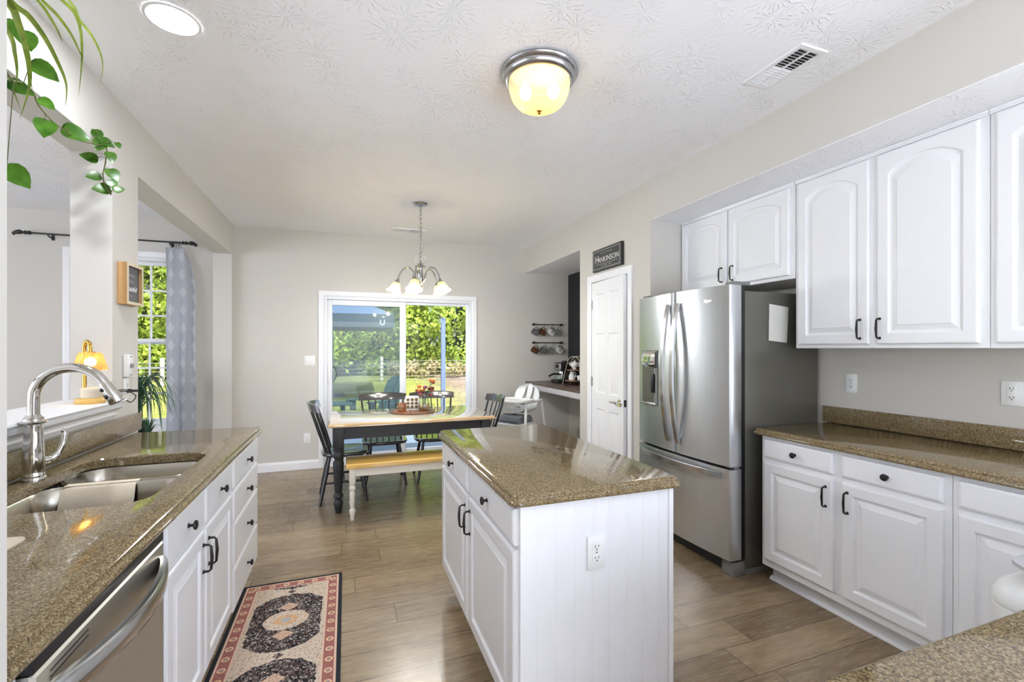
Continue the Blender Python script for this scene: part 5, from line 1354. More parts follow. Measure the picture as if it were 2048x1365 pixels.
bm = newbm(); lathe(bm, [(0.0, 2.215), (0.008, 2.21), (0.008, 2.19), (0.014, 2.18), (0.030, 2.165), (0.052, 2.152), (0.054, 2.146), (0.020, 2.138), (0.016, 2.12), (0.023, 2.08), (0.026, 2.03), (0.016, 1.99), (0.014, 1.975), (0.028, 1.965), (0.028, 1.957), (0.010, 1.945), (0.0, 1.935)], 28, (CC[0], CC[1], 0)); obj('centre_column', bm, M['nickel'], t, 60)
for k in range(5):
    a = math.radians(-112 + 72 * k); d = Vector((math.cos(a), math.sin(a), 0)); o_ = Vector((CC[0], CC[1], 0))
    bm = newbm(); tube(bm, smooth_path([o_ + d * r_ + Vector((0, 0, z)) for r_, z in ((0.012, 1.985), (0.045, 2.03), (0.062, 2.09), (0.10, 2.137), (0.15, 2.125), (0.188, 2.07), (0.205, 2.015))], 5), 0.0075, 8); arm = obj('arm', bm, M['nickel'], t)
    tilt = Matrix.Translation(o_ + d * 0.205 + Vector((0, 0, 2.018))) @ Matrix.Rotation(math.radians(18), 4, Vector((0, 0, 1)).cross(d) * -1)
    bm = newbm(); lathe(bm, [(0.0, 0.012), (0.010, 0.010), (0.018, -0.01), (0.026, -0.026), (0.024, -0.030), (0.0, -0.030)], 18); xform(bm, tilt); obj('socket_cup', bm, M['nickel'], arm, 60)
    bm = newbm(); lathe(bm, [(0.026, -0.026), (0.036, -0.040), (0.042, -0.062), (0.050, -0.085), (0.062, -0.104), (0.073, -0.115)], 48, caps=False, flute=0.02, fn=16); xform(bm, tilt); obj('bell_shade', bm, M['bell'], arm, 60)
    bm = newbm(); sphere(bm, (0, 0, -0.072), 0.021, 12, 8, 1.35); xform(bm, tilt); obj('bulb', bm, M['bulb'], arm)
    pl_d = bpy.data.lights.new('chandelier_bulb_light', 'POINT'); pl_d.energy = 5.5; pl_d.shadow_soft_size = 0.02; pl_d.color = (0.93, 0.97, 1.0)
    pl = bpy.data.objects.new('bulb_light', pl_d); COL.objects.link(pl); pl.parent = arm; pl.location = tilt @ Vector((0, 0, -0.125)) - Vector((CC[0], CC[1], CEIL))

# ------------------------------------------------------------------ candle-warmer lamp, candle and cord on the ledge
LZ = 1.1255; lc = (-1.157, 2.755)
t = thing('candle_warmer_lamp', 'small gold lamp with ribbed amber glass shade on the white ledge', 'lamp', (lc[0], lc[1], LZ))
bm = newbm(); lathe(bm, [(0.0, LZ), (0.056, LZ), (0.058, LZ + 0.004), (0.057, LZ + 0.022), (0.054, LZ + 0.025), (0.0, LZ + 0.025)], 36, (lc[0], lc[1], 0)); obj('lamp_base', bm, M['gold_wood'], t, 50)
pb_ = Vector((lc[0] - 0.035, lc[1] + 0.03, 0))
bm = newbm()
tube(bm, smooth_path([pb_ + Vector((0, 0, LZ + 0.02)), pb_ + Vector((0, 0, LZ + 0.20)), pb_ + Vector((0, 0, LZ + 0.275)), Vector((lc[0] - 0.022, lc[1] + 0.018, LZ + 0.297)), Vector((lc[0] - 0.004, lc[1] + 0.004, LZ + 0.285)), Vector((lc[0], lc[1], LZ + 0.245))], 5), 0.0085, 10); obj('gooseneck_pole', bm, M['gold'], t, 60)
bm = newbm(); lathe(bm, [(0.018, LZ + 0.246), (0.040, LZ + 0.243), (0.044, LZ + 0.238), (0.067, LZ + 0.158), (0.0655, LZ + 0.158), (0.042, LZ + 0.238)], 120, (lc[0], lc[1], 0), caps=False, flute=0.015, fn=30); obj('lamp_shade', bm, M['amber_glass'], t, 60)
bm = newbm(); lathe(bm, [(0.0, LZ + 0.25), (0.02, LZ + 0.248), (0.018, LZ + 0.225), (0.0, LZ + 0.222)], 16, (lc[0], lc[1], 0)); obj('bulb_socket', bm, M['gold'], t)
bm = newbm(); sphere(bm, (lc[0], lc[1], LZ + 0.198), 0.023, 14, 10); obj('bulb', bm, M['bulb_lamp'], t)
cz = LZ + 0.0255
bm = newbm(); lathe(bm, [(0.0, cz), (0.039, cz), (0.041, cz + 0.004), (0.041, cz + 0.034), (0.042, cz + 0.036), (0.042, cz + 0.047), (0.039, cz + 0.050), (0.0, cz + 0.050)], 32, (lc[0] + 0.008, lc[1] - 0.006, 0)); single('jar_candle', bm, M['cream_wax'], 'cream lidded candle standing on the gold lamp base', 'candle', (lc[0] + 0.008, lc[1] - 0.006, cz), smooth=50)
random.seed(5)
t = thing('charger_cord', 'tangled black charger cord on the ledge end, plugged into the column outlet', 'cord', (-1.13, 2.93, LZ))
pts = [(LX + 0.060, 3.135, 1.150), (LX + 0.030, 3.08, 1.151), (LX + 0.045, 3.02, 1.165), (-1.10, 2.94, 1.172), (-1.12, 2.87, 1.17), (-1.145, 2.85, 1.145)]
for k in range(16):
    a = k * 2.1; pts.append((-1.140 + 0.030 * math.cos(a) + random.uniform(-0.01, 0.01), 2.905 + 0.052 * math.sin(a) + random.uniform(-0.01, 0.01), LZ + 0.006 + 0.0018 * k + random.uniform(0, 0.006)))
pts += [(-1.095, 2.98, 1.16), (-1.075, 3.03, 1.13), (-1.085, 3.00, 1.10), (-1.095, 2.97, 1.115)]
bm = newbm(); tube(bm, smooth_path(pts, 5), 0.0028, 6); obj('cable', bm, M['cable'], t)
bm = newbm(); tube(bm, [(LX + 0.0095, 3.14, 1.1505), (LX + 0.024, 3.139, 1.1505), (LX + 0.026, 3.139, 1.1505), (LX + 0.062, 3.136, 1.150)], [0.011, 0.011, 0.008, 0.006], 8); obj('plug', bm, M['cable'], t)
bm = newbm(); box(bm, -1.152, -1.116, 2.875, 2.94, LZ + 0.001, LZ + 0.022, 0.005); obj('adapter', bm, M['cable'], t)

# ------------------------------------------------------------------ curtain and rod in the living room
RZ = 2.493; RY = BW - 0.085
t = thing('curtain_rod', 'black curtain rod with leaf finials above the living room window', 'curtain rod', (-2.2, RY, RZ))
bm = newbm(); tube(bm, [(-2.84, RY, RZ), (-1.60, RY, RZ)], 0.0085, 10); rod = obj('rod', bm, M['cable'], t)
for x, s_ in ((-2.84, -1), (-1.60, 1)):
    bm = newbm(); P_ = lambda a, b: (x + s_ * a, RY, RZ + b)
    tube(bm, smooth_path([P_(-0.02, 0), P_(0.005, 0), P_(0.02, 0), P_(0.04, 0.0), P_(0.055, 0.0), P_(0.075, 0.002), P_(0.10, -0.006), P_(0.115, -0.016), P_(0.105, -0.028)], 3), [0.012, 0.014, 0.02, 0.016, 0.011, 0.012, 0.018, 0.02, 0.016, 0.011, 0.011, 0.013, 0.017, 0.021, 0.022, 0.022, 0.021, 0.019, 0.017, 0.015, 0.013, 0.012, 0.010, 0.008, 0.006], 10)
    obj('finial', bm, M['cable'], rod)
for x in (-2.70, -1.72):
    bm = newbm(); tube(bm, smooth_path([(x, BW - 0.004, RZ - 0.02), (x, BW - 0.04, RZ - 0.025), (x, RY, RZ - 0.014)]), 0.007, 8); box(bm, x - 0.012, x + 0.012, BW - 0.006, BW - 0.0005, RZ - 0.045, RZ + 0.01); obj('rod_bracket', bm, M['cable'], rod)
t = thing('window_curtain', 'sheer grey curtain panel with diamond pattern beside the window', 'curtain', (-1.63, RY, 0.03))
bm = newbm(); uvl = bm.loops.layers.uv.new('UVMap'); NX, NZ = 84, 36; grid = []
zt_, zb_ = RZ - 0.055, 0.03
for j in range(NZ + 1):
    q = j / NZ; z = zt_ + (zb_ - zt_) * q; row = []
    for i in range(NX + 1):
        u = i / NX
        pin = math.exp(-q * 9.0)
        wdt = 0.235 + 0.03 * min(1, q * 6)
        xx = -1.757 + wdt * u
        sag = 0.20 * max(0, (u - 0.62) / 0.38) ** 1.6 * math.exp(-q * 5)
        amp = 0.016 + 0.012 * q
        yy_ = RY + 0.0 + amp * math.sin(u * 2 * PI * 2.3 + 0.8 + 0.35 * math.sin(q * 4)) + 0.006 * math.sin(u * 23 + q * 3)
        row.append(bm.verts.new((xx + 0.004 * math.sin(q * 12 + u * 7), yy_, z - sag)))
    grid.append(row)
for j in range(NZ):
    for i in range(NX):
        f = bm.faces.new((grid[j][i], grid[j][i + 1], grid[j + 1][i + 1], grid[j + 1][i]))
        for lp, (a, b) in zip(f.loops, ((i, j), (i + 1, j), (i + 1, j + 1), (i, j + 1))): lp[uvl].uv = (a / NX, b / NZ)
obj('curtain_fabric', bm, M['curtain'], t, 180)
for k in range(5):
    x = -1.695 + 0.016 * k
    bm = newbm(); tube(bm, [(x, RY + 0.019 * math.cos(a), RZ - 0.008 + 0.019 * math.sin(a)) for a in [2 * PI * i / 14 for i in range(14)]], 0.002, 5, closed=True)
    tube(bm, [(x, RY, RZ - 0.026), (x + 0.01 * (k - 2), RY, RZ - 0.062)], 0.003, 5); obj('clip_ring', bm, M['cable'], t)

# ------------------------------------------------------------------ houseplants
def blade(bm, path, w, fold=0.25, sub=4, side=None):
    """long leaf: three-rail ribbon along a path, tapering to the tip"""
    P = smooth_path(path, sub); k = len(P); prev = None
    for i in range(k):
        t_ = (P[min(i + 1, k - 1)] - P[max(i - 1, 0)]).normalized(); q = i / (k - 1)
        s_ = t_.cross(Vector((0, 0, 1)))
        if side is not None: s_ = Vector(side) - t_ * t_.dot(Vector(side))
        s_ = s_.normalized() if s_.length > 1e-4 else Vector((1, 0, 0))
        n_ = s_.cross(t_)
        hw_ = w * 0.5 * max(0.04, min(1.0, 0.55 + 1.6 * q) * (1 - q ** 3.0))
        row = [bm.verts.new(P[i] - s_ * hw_ + n_ * hw_ * fold), bm.verts.new(P[i]), bm.verts.new(P[i] + s_ * hw_ + n_ * hw_ * fold)]
        if prev:
            bm.faces.new((prev[0], prev[1], row[1], row[0])); bm.faces.new((prev[1], prev[2], row[2], row[1]))
        prev = row
def heart(bm, c, size, ang, view=(0.45, -0.85, 0.25), curl=0.12):
    """heart-shaped leaf hanging at an angle, roughly facing the room"""
    n_ = Vector(view).normalized(); r_ = Vector((0, 0, 1)).cross(n_).normalized(); u_ = n_.cross(r_)
    a = math.radians(ang); d = r_ * math.cos(a) + u_ * math.sin(a); s_ = n_.cross(d); prof = [(-0.44, 0.0), (-0.46, 0.20), (-0.36, 0.36), (-0.15, 0.42), (0.08, 0.37), (0.30, 0.24), (0.45, 0.10), (0.56, 0.0)]
    base = -0.36; C_ = Vector(c)
    mid = [bm.verts.new(C_ + d * size * (base if i == 0 else p[0]) - n_ * size * curl * (p[0]) ** 2) for i, p in enumerate(prof)]
    for sg in (-1, 1):
        ed = [mid[0]] + [bm.verts.new(C_ + d * size * p[0] + s_ * sg * size * p[1] + n_ * size * (0.14 * p[1] - curl * p[0] ** 2)) for p in prof[1:-1]] + [mid[-1]]
        for i in range(len(prof) - 1):
            vs = [mid[i], mid[i + 1], ed[i + 1], ed[i]]
            vs = list(dict.fromkeys(vs))
            if len(vs) >= 3: bm.faces.new(vs if sg > 0 else list(reversed(vs)))
    return C_ + d * size * base
def hanging_pot(t, c, rad, mat, hgt=0.14):
    x, y, z = c
    bm = newbm(); lathe(bm, [(0.0, z), (rad * 0.7, z), (rad * 0.75, z + 0.01), (rad, z + hgt), (rad * 1.04, z + hgt), (rad * 0.95, z + hgt - 0.012), (0.0, z + hgt - 0.015)], 28, (x, y, 0)); p = obj('pot', bm, M[mat], t, 60)
    bm = newbm(); lathe(bm, [(0.0, z + hgt - 0.0145), (rad * 0.94, z + hgt - 0.0145), (0.0, z + hgt - 0.006)], 20, (x, y, 0)); obj('soil', bm, M['soil'], p, 60)
    for k in range(3):
        a = 2 * PI * k / 3 + 0.4
        bm = newbm(); tube(bm, [(x + rad * math.cos(a), y + rad * math.sin(a), z + hgt - 0.004), (x, y, CEIL - 0.03)], 0.002, 5); obj('hanger_cord', bm, M['cable'], t)
    bm = newbm(); tube(bm, smooth_path([(x, y, CEIL - 0.0005), (x, y, CEIL - 0.012), (x + 0.012, y, CEIL - 0.022), (x, y, CEIL - 0.034), (x - 0.010, y, CEIL - 0.026)]), 0.003, 6); obj('ceiling_hook', bm, M['white_plastic'], t)
SPIDER = [([(-1.044, 1.977, 2.527), (-1.02, 1.969, 2.47), (-0.996, 1.96, 2.389), (-0.982, 1.955, 2.306), (-0.985, 1.956, 2.237), (-1.011, 1.966, 2.148)], 0.026), ([(-1.039, 1.976, 2.536), (-0.989, 1.958, 2.493), (-0.935, 1.938, 2.417), (-0.892, 1.922, 2.33), (-0.867, 1.913, 2.26), (-0.869, 1.914, 2.188)], 0.019), ([(-0.957, 1.946, 2.539), (-0.924, 1.934, 2.493), (-0.892, 1.922, 2.435), (-0.878, 1.917, 2.4)], 0.012), ([(-0.974, 2.005, 2.577), (-0.928, 1.989, 2.53), (-0.882, 1.972, 2.463), (-0.854, 1.962, 2.403), (-0.846, 1.959, 2.385)], 0.012), ([(-0.91, 1.982, 2.577), (-0.87, 1.968, 2.535), (-0.851, 1.961, 2.475), (-0.846, 1.959, 2.398), (-0.848, 1.959, 2.337), (-0.856, 1.962, 2.245)], 0.013), ([(-0.917, 2.038, 2.615), (-0.882, 2.025, 2.547), (-0.841, 2.01, 2.492), (-0.813, 2.0, 2.431), (-0.804, 1.997, 2.38), (-0.813, 2.0, 2.322)], 0.01), ([(-1.047, 1.979, 2.435), (-1.028, 1.972, 2.366), (-1.02, 1.969, 2.306), (-1.022, 1.97, 2.249)], 0.018), ([(-1.08, 2.044, 2.313), (-1.062, 2.038, 2.26), (-1.04, 2.029, 2.201)], 0.01)]
VINE = [(-1.047, 1.979, 2.295), (-1.054, 2.056, 2.308), (-1.068, 2.146, 2.322), (-1.117, 2.281, 2.33), (-1.151, 2.443, 2.338), (-1.16, 2.552, 2.346), (-1.158, 2.658, 2.35), (-1.124, 2.752, 2.376), (-1.113, 2.801, 2.386), (-1.117, 2.803, 2.315), (-1.129, 2.807, 2.243), (-1.117, 2.803, 2.191), (-1.092, 2.793, 2.149)]
POTHOS = [((-0.998, 2.067, 2.368), 0.085, -35), ((-1.131, 2.35, 2.274), 0.085, -95), ((-1.151, 2.613, 2.363), 0.1, -15), ((-1.139, 2.779, 2.434), 0.06, -70), ((-1.105, 2.788, 2.402), 0.06, -30), ((-1.13, 2.775, 2.383), 0.07, -110), ((-1.192, 2.83, 2.335), 0.07, 175), ((-1.087, 2.781, 2.333), 0.058, -80), ((-1.171, 2.822, 2.241), 0.062, -160), ((-1.075, 2.777, 2.244), 0.072, -65), ((-1.134, 2.809, 2.179), 0.075, -165), ((-1.052, 2.768, 2.173), 0.05, 20), ((-1.075, 2.766, 2.199), 0.055, 60), ((-1.089, 2.1, 1.997), 0.095, -50), ((-1.105, 2.106, 2.517), 0.075, -60), ((-1.069, 2.114, 2.49), 0.08, -75), ((-1.058, 2.057, 2.289), 0.07, -20), ((-1.076, 2.245, 2.327), 0.055, -40), ((-1.057, 2.781, 2.394), 0.035, -60)]
sp = (-1.075, 1.66, 2.43)
t = thing('spider_plant', 'hanging spider plant with long arching striped leaves at the pass-through', 'plant', sp)
hanging_pot(t, sp, 0.085, 'pot_white')
so = Vector((sp[0], sp[1], sp[2] + 0.13))
for pts, w in SPIDER:
    bm = newbm(); p0 = Vector(pts[0]); m_ = so.lerp(p0, 0.55) + Vector((0, 0, 0.05))
    blade(bm, [so, m_] + [Vector(p) for p in pts], w, side=(0.92, -0.34, 0.15)); obj('leaf', bm, M['leaf_spider'], t, 180)
random.seed(21)
for k in range(14):
    a = random.uniform(PI * 0.75, PI * 1.75); r_ = random.uniform(0.12, 0.24)
    bm = newbm(); d = Vector((math.cos(a), math.sin(a), 0))
    blade(bm, [so, so + d * r_ * 0.4 + Vector((0, 0, 0.07)), so + d * r_ + Vector((0, 0, 0.0)), so + d * r_ * 1.25 - Vector((0, 0, random.uniform(0.12, 0.3)))], 0.014); obj('leaf', bm, M['leaf_spider'], t, 180)
pp = (-1.085, 1.855, 2.30)
t = thing('pothos_plant', 'trailing pothos vine with heart-shaped leaves along the header to the column', 'plant', pp)
hanging_pot(t, pp, 0.06, 'pot_black', 0.11)
bm = newbm(); po = Vector((pp[0], pp[1], pp[2] + 0.105))
vn = smooth_path([po, po + Vector((0.02, 0.05, 0.05))] + [Vector(p) for p in VINE], 5); tube(bm, vn, 0.0028, 6); obj('vine', bm, M['vine'], t)
for c, s_, a in POTHOS:
    bm = newbm(); b = heart(bm, c, s_, a); lf = obj('leaf', bm, M['leaf_pothos'], t, 180)
    nr = min(vn, key=lambda p: (p - b).length)
    bm = newbm(); tube(bm, smooth_path([nr, nr.lerp(b, 0.5) + Vector((0, 0, 0.012)), b], 3), 0.0014, 5); obj('leaf_stalk', bm, M['vine'], lf)
random.seed(3)
# living-room plants on a stand
ps = (-1.80, 5.16)
t = thing('plant_stand', 'small dark round plant stand beside the curtain', 'stand', (ps[0], ps[1], 0))
bm = newbm(); lathe(bm, [(0.0, 0.47), (0.19, 0.47), (0.19, 0.49), (0.0, 0.49)], 28, (ps[0], ps[1], 0)); obj('stand_top', bm, M['black_table'], t, 50)
for k in range(3):
    a = 2 * PI * k / 3; bm = newbm(); tube(bm, [(ps[0] + 0.10 * math.cos(a), ps[1] + 0.10 * math.sin(a), 0.47), (ps[0] + 0.18 * math.cos(a), ps[1] + 0.18 * math.sin(a), 0)], 0.012, 8); obj('leg', bm, M['black_table'], t)
hp = (-1.84, 5.17, 0.4905)
t = thing('arching_houseplant', 'houseplant with long arching dark leaves in a black pot by the curtain', 'plant', hp)
bm = newbm(); lathe(bm, [(0.0, hp[2]), (0.06, hp[2]), (0.09, hp[2] + 0.10), (0.085, hp[2] + 0.22), (0.078, hp[2] + 0.22), (0.075, hp[2] + 0.20), (0.0, hp[2] + 0.20)], 28, (hp[0], hp[1], 0)); obj('pot', bm, M['pot_black'], t, 60)
o_ = Vector((hp[0], hp[1], hp[2] + 0.2))
for k in range(98):
    a = random.uniform(0, 2 * PI); r_ = random.uniform(0.10, 0.36); d = Vector((math.cos(a), math.sin(a) * 0.9, 0)); hgt = random.uniform(0.22, 0.46)
    bm = newbm(); blade(bm, [o_, o_ + d * r_ * 0.25 + Vector((0, 0, hgt * 0.75)), o_ + d * r_ * 0.62 + Vector((0, 0, hgt)), o_ + d * r_ * 0.95 + Vector((0, 0, hgt * 0.72)), o_ + d * r_ * 1.1 + Vector((0, 0, hgt * 0.72 - random.uniform(0.08, 0.3)))], random.uniform(0.014, 0.024), sub=3); obj('leaf', bm, M['leaf_dark'], t, 180)
bp = (-1.71, 5.10, 0.4905)
t = thing('small_houseplant', 'small feathery houseplant in a glossy blue pot below the arching plant', 'plant', bp)
bm = newbm(); lathe(bm, [(0.0, bp[2]), (0.045, bp[2]), (0.065, bp[2] + 0.05), (0.058, bp[2] + 0.11), (0.052, bp[2] + 0.11), (0.05, bp[2] + 0.095), (0.0, bp[2] + 0.095)], 24, (bp[0], bp[1], 0)); obj('pot', bm, M['pot_blue'], t, 60)
o_ = Vector((bp[0], bp[1], bp[2] + 0.095))
for k in range(60):
    a = random.uniform(0, 2 * PI); d = Vector((math.cos(a), math.sin(a), 0)); r_ = random.uniform(0.05, 0.13); hgt = random.uniform(0.05, 0.16)
    bm = newbm(); blade(bm, [o_, o_ + d * r_ * 0.5 + Vector((0, 0, hgt)), o_ + d * r_ + Vector((0, 0, hgt * 0.9))], 0.008, sub=3); obj('leaf', bm, M['leaf_dark'], t, 180)

# ------------------------------------------------------------------ trash can
bc = (2.150, 0.735)
t = thing('trash_can', 'white plastic trash can with rounded lid behind the near worktop', 'trash can', (bc[0], bc[1], 0))
def tl(o, z, r=0.07): return [(x, y, z) for x, y in rrect(bc[0] - 0.15 - o, bc[0] + 0.15 + o, bc[1] - 0.15 - o, bc[1] + 0.15 + o, r + o, 7)]
bm = newbm(); rings(bm, [tl(-0.03, 0.0), tl(-0.028, 0.01), tl(-0.002, 0.51), tl(0.006, 0.515), tl(0.006, 0.545), tl(0.0, 0.55)]); obj('bin_body', bm, M['white_plastic'], t, 50)
bm = newbm(); rings(bm, [tl(0.004, 0.5505), tl(0.008, 0.56), tl(0.004, 0.59), tl(-0.012, 0.622), tl(-0.04, 0.642), tl(-0.06, 0.648)]); ld = obj('bin_lid', bm, M['white_plastic'], t, 60)
bm = newbm(); rings(bm, [[(bc[0] + a, bc[1] + b, 0.650 + (b + 0.09) * 0.30 + o) for a, b in rrect(-0.160, 0.125, -0.09, 0.09, 0.03, 4)] for o in (0.0, 0.012)]); xform(bm, Matrix.Identity(4)); obj('swing_flap', bm, M['grey_edge'], ld, 40)

# ------------------------------------------------------------------ outdoors
bm = newbm(); rings(bm, [[(x, 5.9, -0.16), (x, 9.8, -0.16), (x, 13.0, 0.0), (x, 16.5, 0.28), (x, 19.0, 0.35), (x, 45, 0.4), (x, 45, -0.6), (x, 5.9, -0.6)] for x in (-40, 40)]); struct('ground_lawn', bm, M['ground'])
bm = newbm(); box(bm, -40, 40, -40, -2.2, -0.3, -0.12); box(bm, -40, -5.6, -2.2, 5.9, -0.3, -0.12); box(bm, 3.15, 40, -2.2, 5.9, -0.3, -0.12); struct('ground_bounce', bm, M['bounce_ground'])  # bright ground added out of view to bounce sunlight onto the ceiling
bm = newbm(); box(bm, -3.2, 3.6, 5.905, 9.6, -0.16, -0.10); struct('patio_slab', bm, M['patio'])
import numpy as np
def leaf_mass(name, mat, centers, radii, n, size, face, seed, ncount_bias=None):
    """loose leaf quads scattered on the outward side of many rounded clumps"""
    rg = np.random.default_rng(seed)
    idx = rg.integers(0, len(centers), n); C_ = np.array(centers)[idx]; R_ = np.array(radii)[idx][:, None]
    d = rg.normal(size=(n, 3)); d /= np.linalg.norm(d, axis=1)[:, None]
    d += np.array(face) * 0.6; d /= np.linalg.norm(d, axis=1)[:, None]
    P = C_ + d * R_ * rg.uniform(0.75, 1.08, (n, 1))
    nn = d + rg.normal(size=(n, 3)) * 0.55; nn /= np.linalg.norm(nn, axis=1)[:, None]
    a = np.cross(nn, rg.normal(size=(n, 3))); a /= np.linalg.norm(a, axis=1)[:, None]; b = np.cross(nn, a)
    s = size * rg.uniform(0.6, 1.35, (n, 1))
    V = np.stack([P - a * s * 0.55, P + b * s * 0.34, P + a * s * 0.6 - nn * s * 0.12, P - b * s * 0.34], 1).reshape(-1, 3)
    V[:, 2] = np.maximum(V[:, 2], 0.36)
    me = bpy.data.meshes.new(name); me.vertices.add(4 * n); me.vertices.foreach_set('co', V.ravel())
    me.loops.add(4 * n); me.loops.foreach_set('vertex_index', np.arange(4 * n, dtype=np.int32))
    me.polygons.add(n); me.polygons.foreach_set('loop_start', np.arange(0, 4 * n, 4, dtype=np.int32))
    me.update(); me.validate(); me.materials.append(mat)
    o = bpy.data.objects.new(name, me); COL.objects.link(o); o['kind'] = 'stuff'; return o
rg = np.random.default_rng(4)
cs, rs = [], []
for k in range(620):
    x = rg.uniform(-15, 12); z = rg.uniform(0.2, 7.6)
    y = 18.4 + 0.9 * math.sin(x * 0.9 + z * 0.7) * 0.6 + rg.uniform(-0.6, 0.6) + 0.10 * z + 0.06 * (x + 3) ** 2 * 0.1
    cs.append((x, y, z)); rs.append(rg.uniform(0.5, 1.05))
o = leaf_mass('hedge_foliage', M['hedge'], cs, rs, 120000, 0.15, (0, -1, 0.35), 8); tag(o, 'tall green hedge wall of dense foliage beyond the yard', 'hedge', None, 'stuff')
cs, rs = [], []
for k in range(110):
    x = rg.uniform(1.5, 12); cs.append((x, 17.0 + rg.uniform(-0.4, 0.5), rg.uniform(0.35, 0.75))); rs.append(rg.uniform(0.15, 0.32))
o = leaf_mass('brush_foliage', M['hedge_pale'], cs, rs, 4200, 0.11, (0, -1, 0.4), 9); tag(o, 'dry pale brush along the foot of the tall hedge', 'brush', None, 'stuff')
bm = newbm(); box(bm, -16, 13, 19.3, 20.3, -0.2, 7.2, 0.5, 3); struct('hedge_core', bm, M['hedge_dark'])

# wire fence with posts
t = thing('wire_fence', 'low wire fence with pale wooden posts in front of the hedge', 'fence', (0, 16.2, 0.25))
for x in (-11.5, -8.3, -5.1, -1.9, 1.15, 4.4, 7.6):
    bm = newbm(); box(bm, x - 0.045, x + 0.045, 16.15, 16.24, 0.1, 1.10, 0.01); obj('fence_post', bm, M['post_wood'], t, 0)
bm = newbm()
for z in np.arange(0.3, 1.08, 0.13): tube(bm, [(-11.5, 16.14, z), (7.6, 16.14, z)], 0.006, 4)
for x in np.arange(-11.4, 7.6, 0.24): tube(bm, [(x, 16.14, 0.24), (x, 16.14, 1.06)], 0.005, 4)
obj('wire_mesh', bm, M['wire'], t, 0)
# string-light post and lights
bm = newbm(); box(bm, 1.96, 2.05, 9.87, 9.96, -0.16, 2.06, 0.004); single('light_post', bm, M['post_blue'], 'tall blue-grey square post standing at the patio edge', 'post', (2.005, 9.915, -0.16), smooth=0)
t = thing('string_lights', 'black string-light cable with hanging bulbs draped from the blue-grey post', 'string lights', (2.0, 9.86, 2.0))
def sl(a, b, sag, nb):
    a, b = Vector(a), Vector(b); pts = []
    for i in range(25):
        q = i / 24; p = a.lerp(b, q); p.z -= sag * 4 * q * (1 - q); pts.append(p)
    bm = newbm(); tube(bm, pts, 0.006, 5); obj('cable', bm, M['cable'], t)
    for k in range(nb):
        q = (k + 0.5) / nb; p = pts[int(q * 24)]
        bm = newbm(); lathe(bm, [(0.014, 0.0), (0.018, -0.03), (0.018, -0.07), (0.0, -0.07)], 8, tuple(p)); s_ = obj('bulb_socket', bm, M['cable'], t)
        bm = newbm(); sphere(bm, (p.x, p.y, p.z - 0.11), 0.032, 10, 8, 1.3); obj('bulb', bm, M['clear_glass'], s_)
sl((2.0, 9.86, 2.03), (2.7, 16.3, 2.2), 0.5, 6); sl((2.0, 9.86, 2.03), (5.5, 12.5, 2.3), 0.8, 6); sl((2.0, 9.86, 2.03), (0.35, 6.0, 3.2), 0.15, 5)
sl((-1.2, 6.05, 2.85), (-6.5, 15.5, 2.6), 0.35, 9); sl((-3.2, 6.05, 2.75), (-2.9, 12, 2.6), 0.25, 5)
# patio canopy
cnx = (-0.36, 13.7)
t = thing('patio_umbrella', 'slate-blue square patio umbrella with a hanging valance', 'umbrella', (cnx[0], cnx[1], 0.0))
h_ = 1.52; zr, zv, zp = 2.27, 1.93, 3.05
cor = [(cnx[0] - h_, cnx[1] - h_), (cnx[0] + h_, cnx[1] - h_), (cnx[0] + h_, cnx[1] + h_), (cnx[0] - h_, cnx[1] + h_)]
bm = newbm(); lathe(bm, [(0.0, 0.0), (0.32, 0.0), (0.30, 0.13), (0.04, 0.15), (0.0, 0.15)], 24, (cnx[0], cnx[1], 0)); obj('umbrella_base', bm, M['dark_plastic'], t)
bm = newbm(); tube(bm, [(cnx[0], cnx[1], 0.1), (cnx[0], cnx[1], zp)], 0.026, 10); obj('pole', bm, M['post_blue'], t)
bm = newbm()
lp = lambda k, z: [(cnx[0] + (x - cnx[0]) * k, cnx[1] + (y - cnx[1]) * k, z) for x, y in cor]
rings(bm, [lp(1.0, zr), lp(0.5, 2.66), lp(0.03, zp), lp(0.03, zp - 0.02), lp(0.5, 2.64), lp(0.995, zr - 0.015)], False, False, closed=True); cp = obj('canopy_top', bm, M['canopy'], t, 0)
bm = newbm(); rings(bm, [lp(1.0, zr), lp(1.01, zv), lp(1.003, zv), lp(0.993, zr)], False, False, closed=True); vl = obj('valance', bm, M['canopy_side'], t, 0)
text_mesh('letter', 'U', 0.20, frame_mx((cnx[0] + h_ - 0.28, cnx[1] - h_ * 1.006 - 0.012, 2.05), (1, 0, 0), (0, -1, 0)), M['ink'], vl, 0.003)
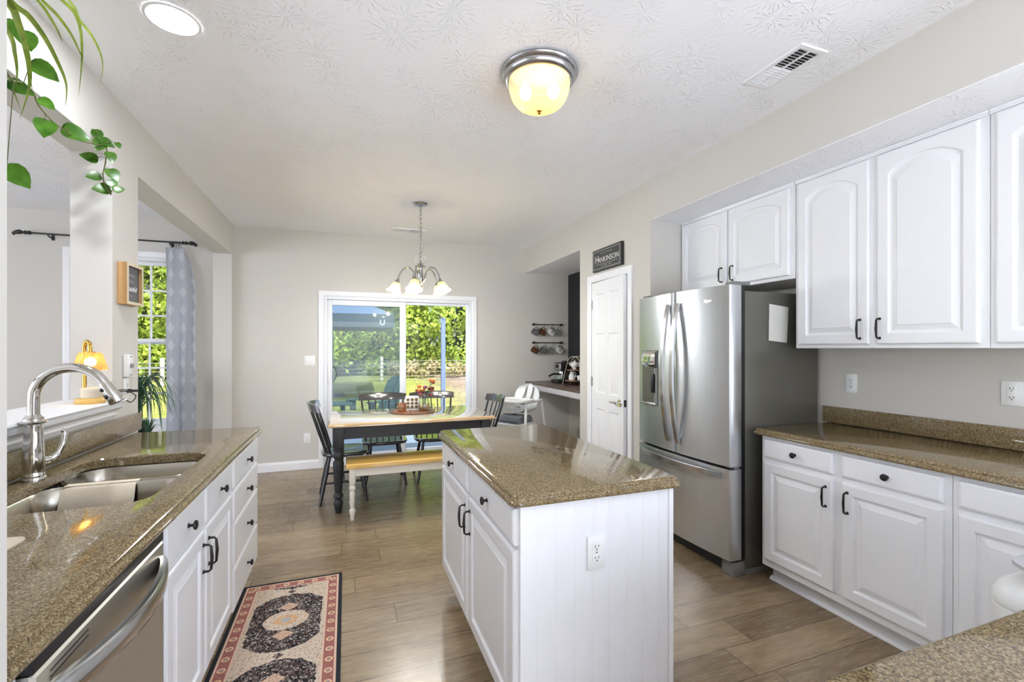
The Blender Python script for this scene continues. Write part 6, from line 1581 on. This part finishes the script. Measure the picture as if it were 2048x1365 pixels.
# green resin patio furniture
def adirondack(label, loc, rz, group=None):
    t = thing('adirondack_chair', label, 'chair', loc, rz, group)
    for k in range(5):
        x = -0.22 + 0.11 * k; bm = newbm()
        rings(bm, [[(x - 0.05, 0.17 + a, z), (x + 0.05, 0.17 + a, z), (x + 0.05, 0.19 + a, z), (x - 0.05, 0.19 + a, z)] for a, z in ((0.0, 0.26), (0.28, 0.98 - 0.03 * abs(k - 2) ** 1.5))]); obj('back_slat', bm, M['green_plastic'], t, 0, local=True)
    bm = newbm(); rings(bm, [[(-0.27, y, z), (0.27, y, z), (0.27, y, z + 0.025), (-0.27, y, z + 0.025)] for y, z in ((-0.30, 0.36), (0.20, 0.26))]); obj('seat', bm, M['green_plastic'], t, 0, local=True)
    for s_ in (-1, 1):
        bm = newbm(); box(bm, s_ * 0.33 - 0.065, s_ * 0.33 + 0.065, -0.36, 0.32, 0.55, 0.575, 0.006); obj('arm', bm, M['green_plastic'], t, 30, local=True)
        bm = newbm(); box(bm, s_ * 0.30 - 0.02, s_ * 0.30 + 0.02, -0.32, -0.22, 0.0, 0.55); obj('leg', bm, M['green_plastic'], t, 0, local=True)
        bm = newbm(); rings(bm, [[(s_ * 0.30 - 0.02, y, z), (s_ * 0.30 + 0.02, y, z), (s_ * 0.30 + 0.02, y + 0.10, z), (s_ * 0.30 - 0.02, y + 0.10, z)] for y, z in ((0.42, 0.0), (0.02, 0.35))]); obj('leg', bm, M['green_plastic'], t, 0, local=True)
    return t
adirondack('dark green resin lounge chair reclined on the patio behind the far dining chair', (0.50, 8.55, -0.10), math.radians(-60))
adirondack('dark green resin lounge chair on the patio beside the green low table', (-1.22, 8.95, -0.10), math.radians(75))
t = thing('patio_table', 'dark green low resin table on the patio outside the screened panel', 'table', (-0.22, 8.6, -0.10))
bm = newbm(); box(bm, -0.62, 0.10, 8.3, 8.9, 0.40, 0.43, 0.008); obj('table_top', bm, M['green_plastic'], t)
for x in (-0.52, 0.0):
    for y in (8.36, 8.84):
        bm = newbm(); tube(bm, [(x + 0.06 * (1 if x < -0.2 else -1), y, 0.40), (x, y, -0.10)], 0.035, 6); obj('leg', bm, M['green_plastic'], t, 0)
for (x, y, w_, d_, hh_, mb, lab) in ((1.86, 8.5, 0.30, 0.22, 0.26, 'bin_blue', 'pale blue storage tote on the patio behind the table flowers'), (2.18, 8.1, 0.17, 0.17, 0.40, 'bin_lid', 'grey-blue lidded tote on the patio at the edge of the door')):
    t = thing('storage_tote', lab, 'storage box', (x, y, -0.10))
    bm = newbm(); rings(bm, [[(a, b, z) for a, b in rrect(x - w_ * k, x + w_ * k, y - d_ * k, y + d_ * k, 0.03, 3)] for k, z in ((0.88, -0.0995), (1.0, -0.1 + hh_))]); obj('tote_body', bm, M[mb], t, 40)
    bm = newbm(); rings(bm, [[(a, b, z) for a, b in rrect(x - w_ * k, x + w_ * k, y - d_ * k, y + d_ * k, 0.035, 3)] for k, z in ((1.05, -0.0995 + hh_), (1.06, -0.07 + hh_), (1.0, -0.055 + hh_))]); obj('tote_lid', bm, M['bin_lid'], t, 40)
# outside face of the house wall above the openings
bm = newbm(); box(bm, -5.6, 3.15, 5.9, 5.93, CEIL, 3.1); struct('wall_gable', bm, M['vinyl'])
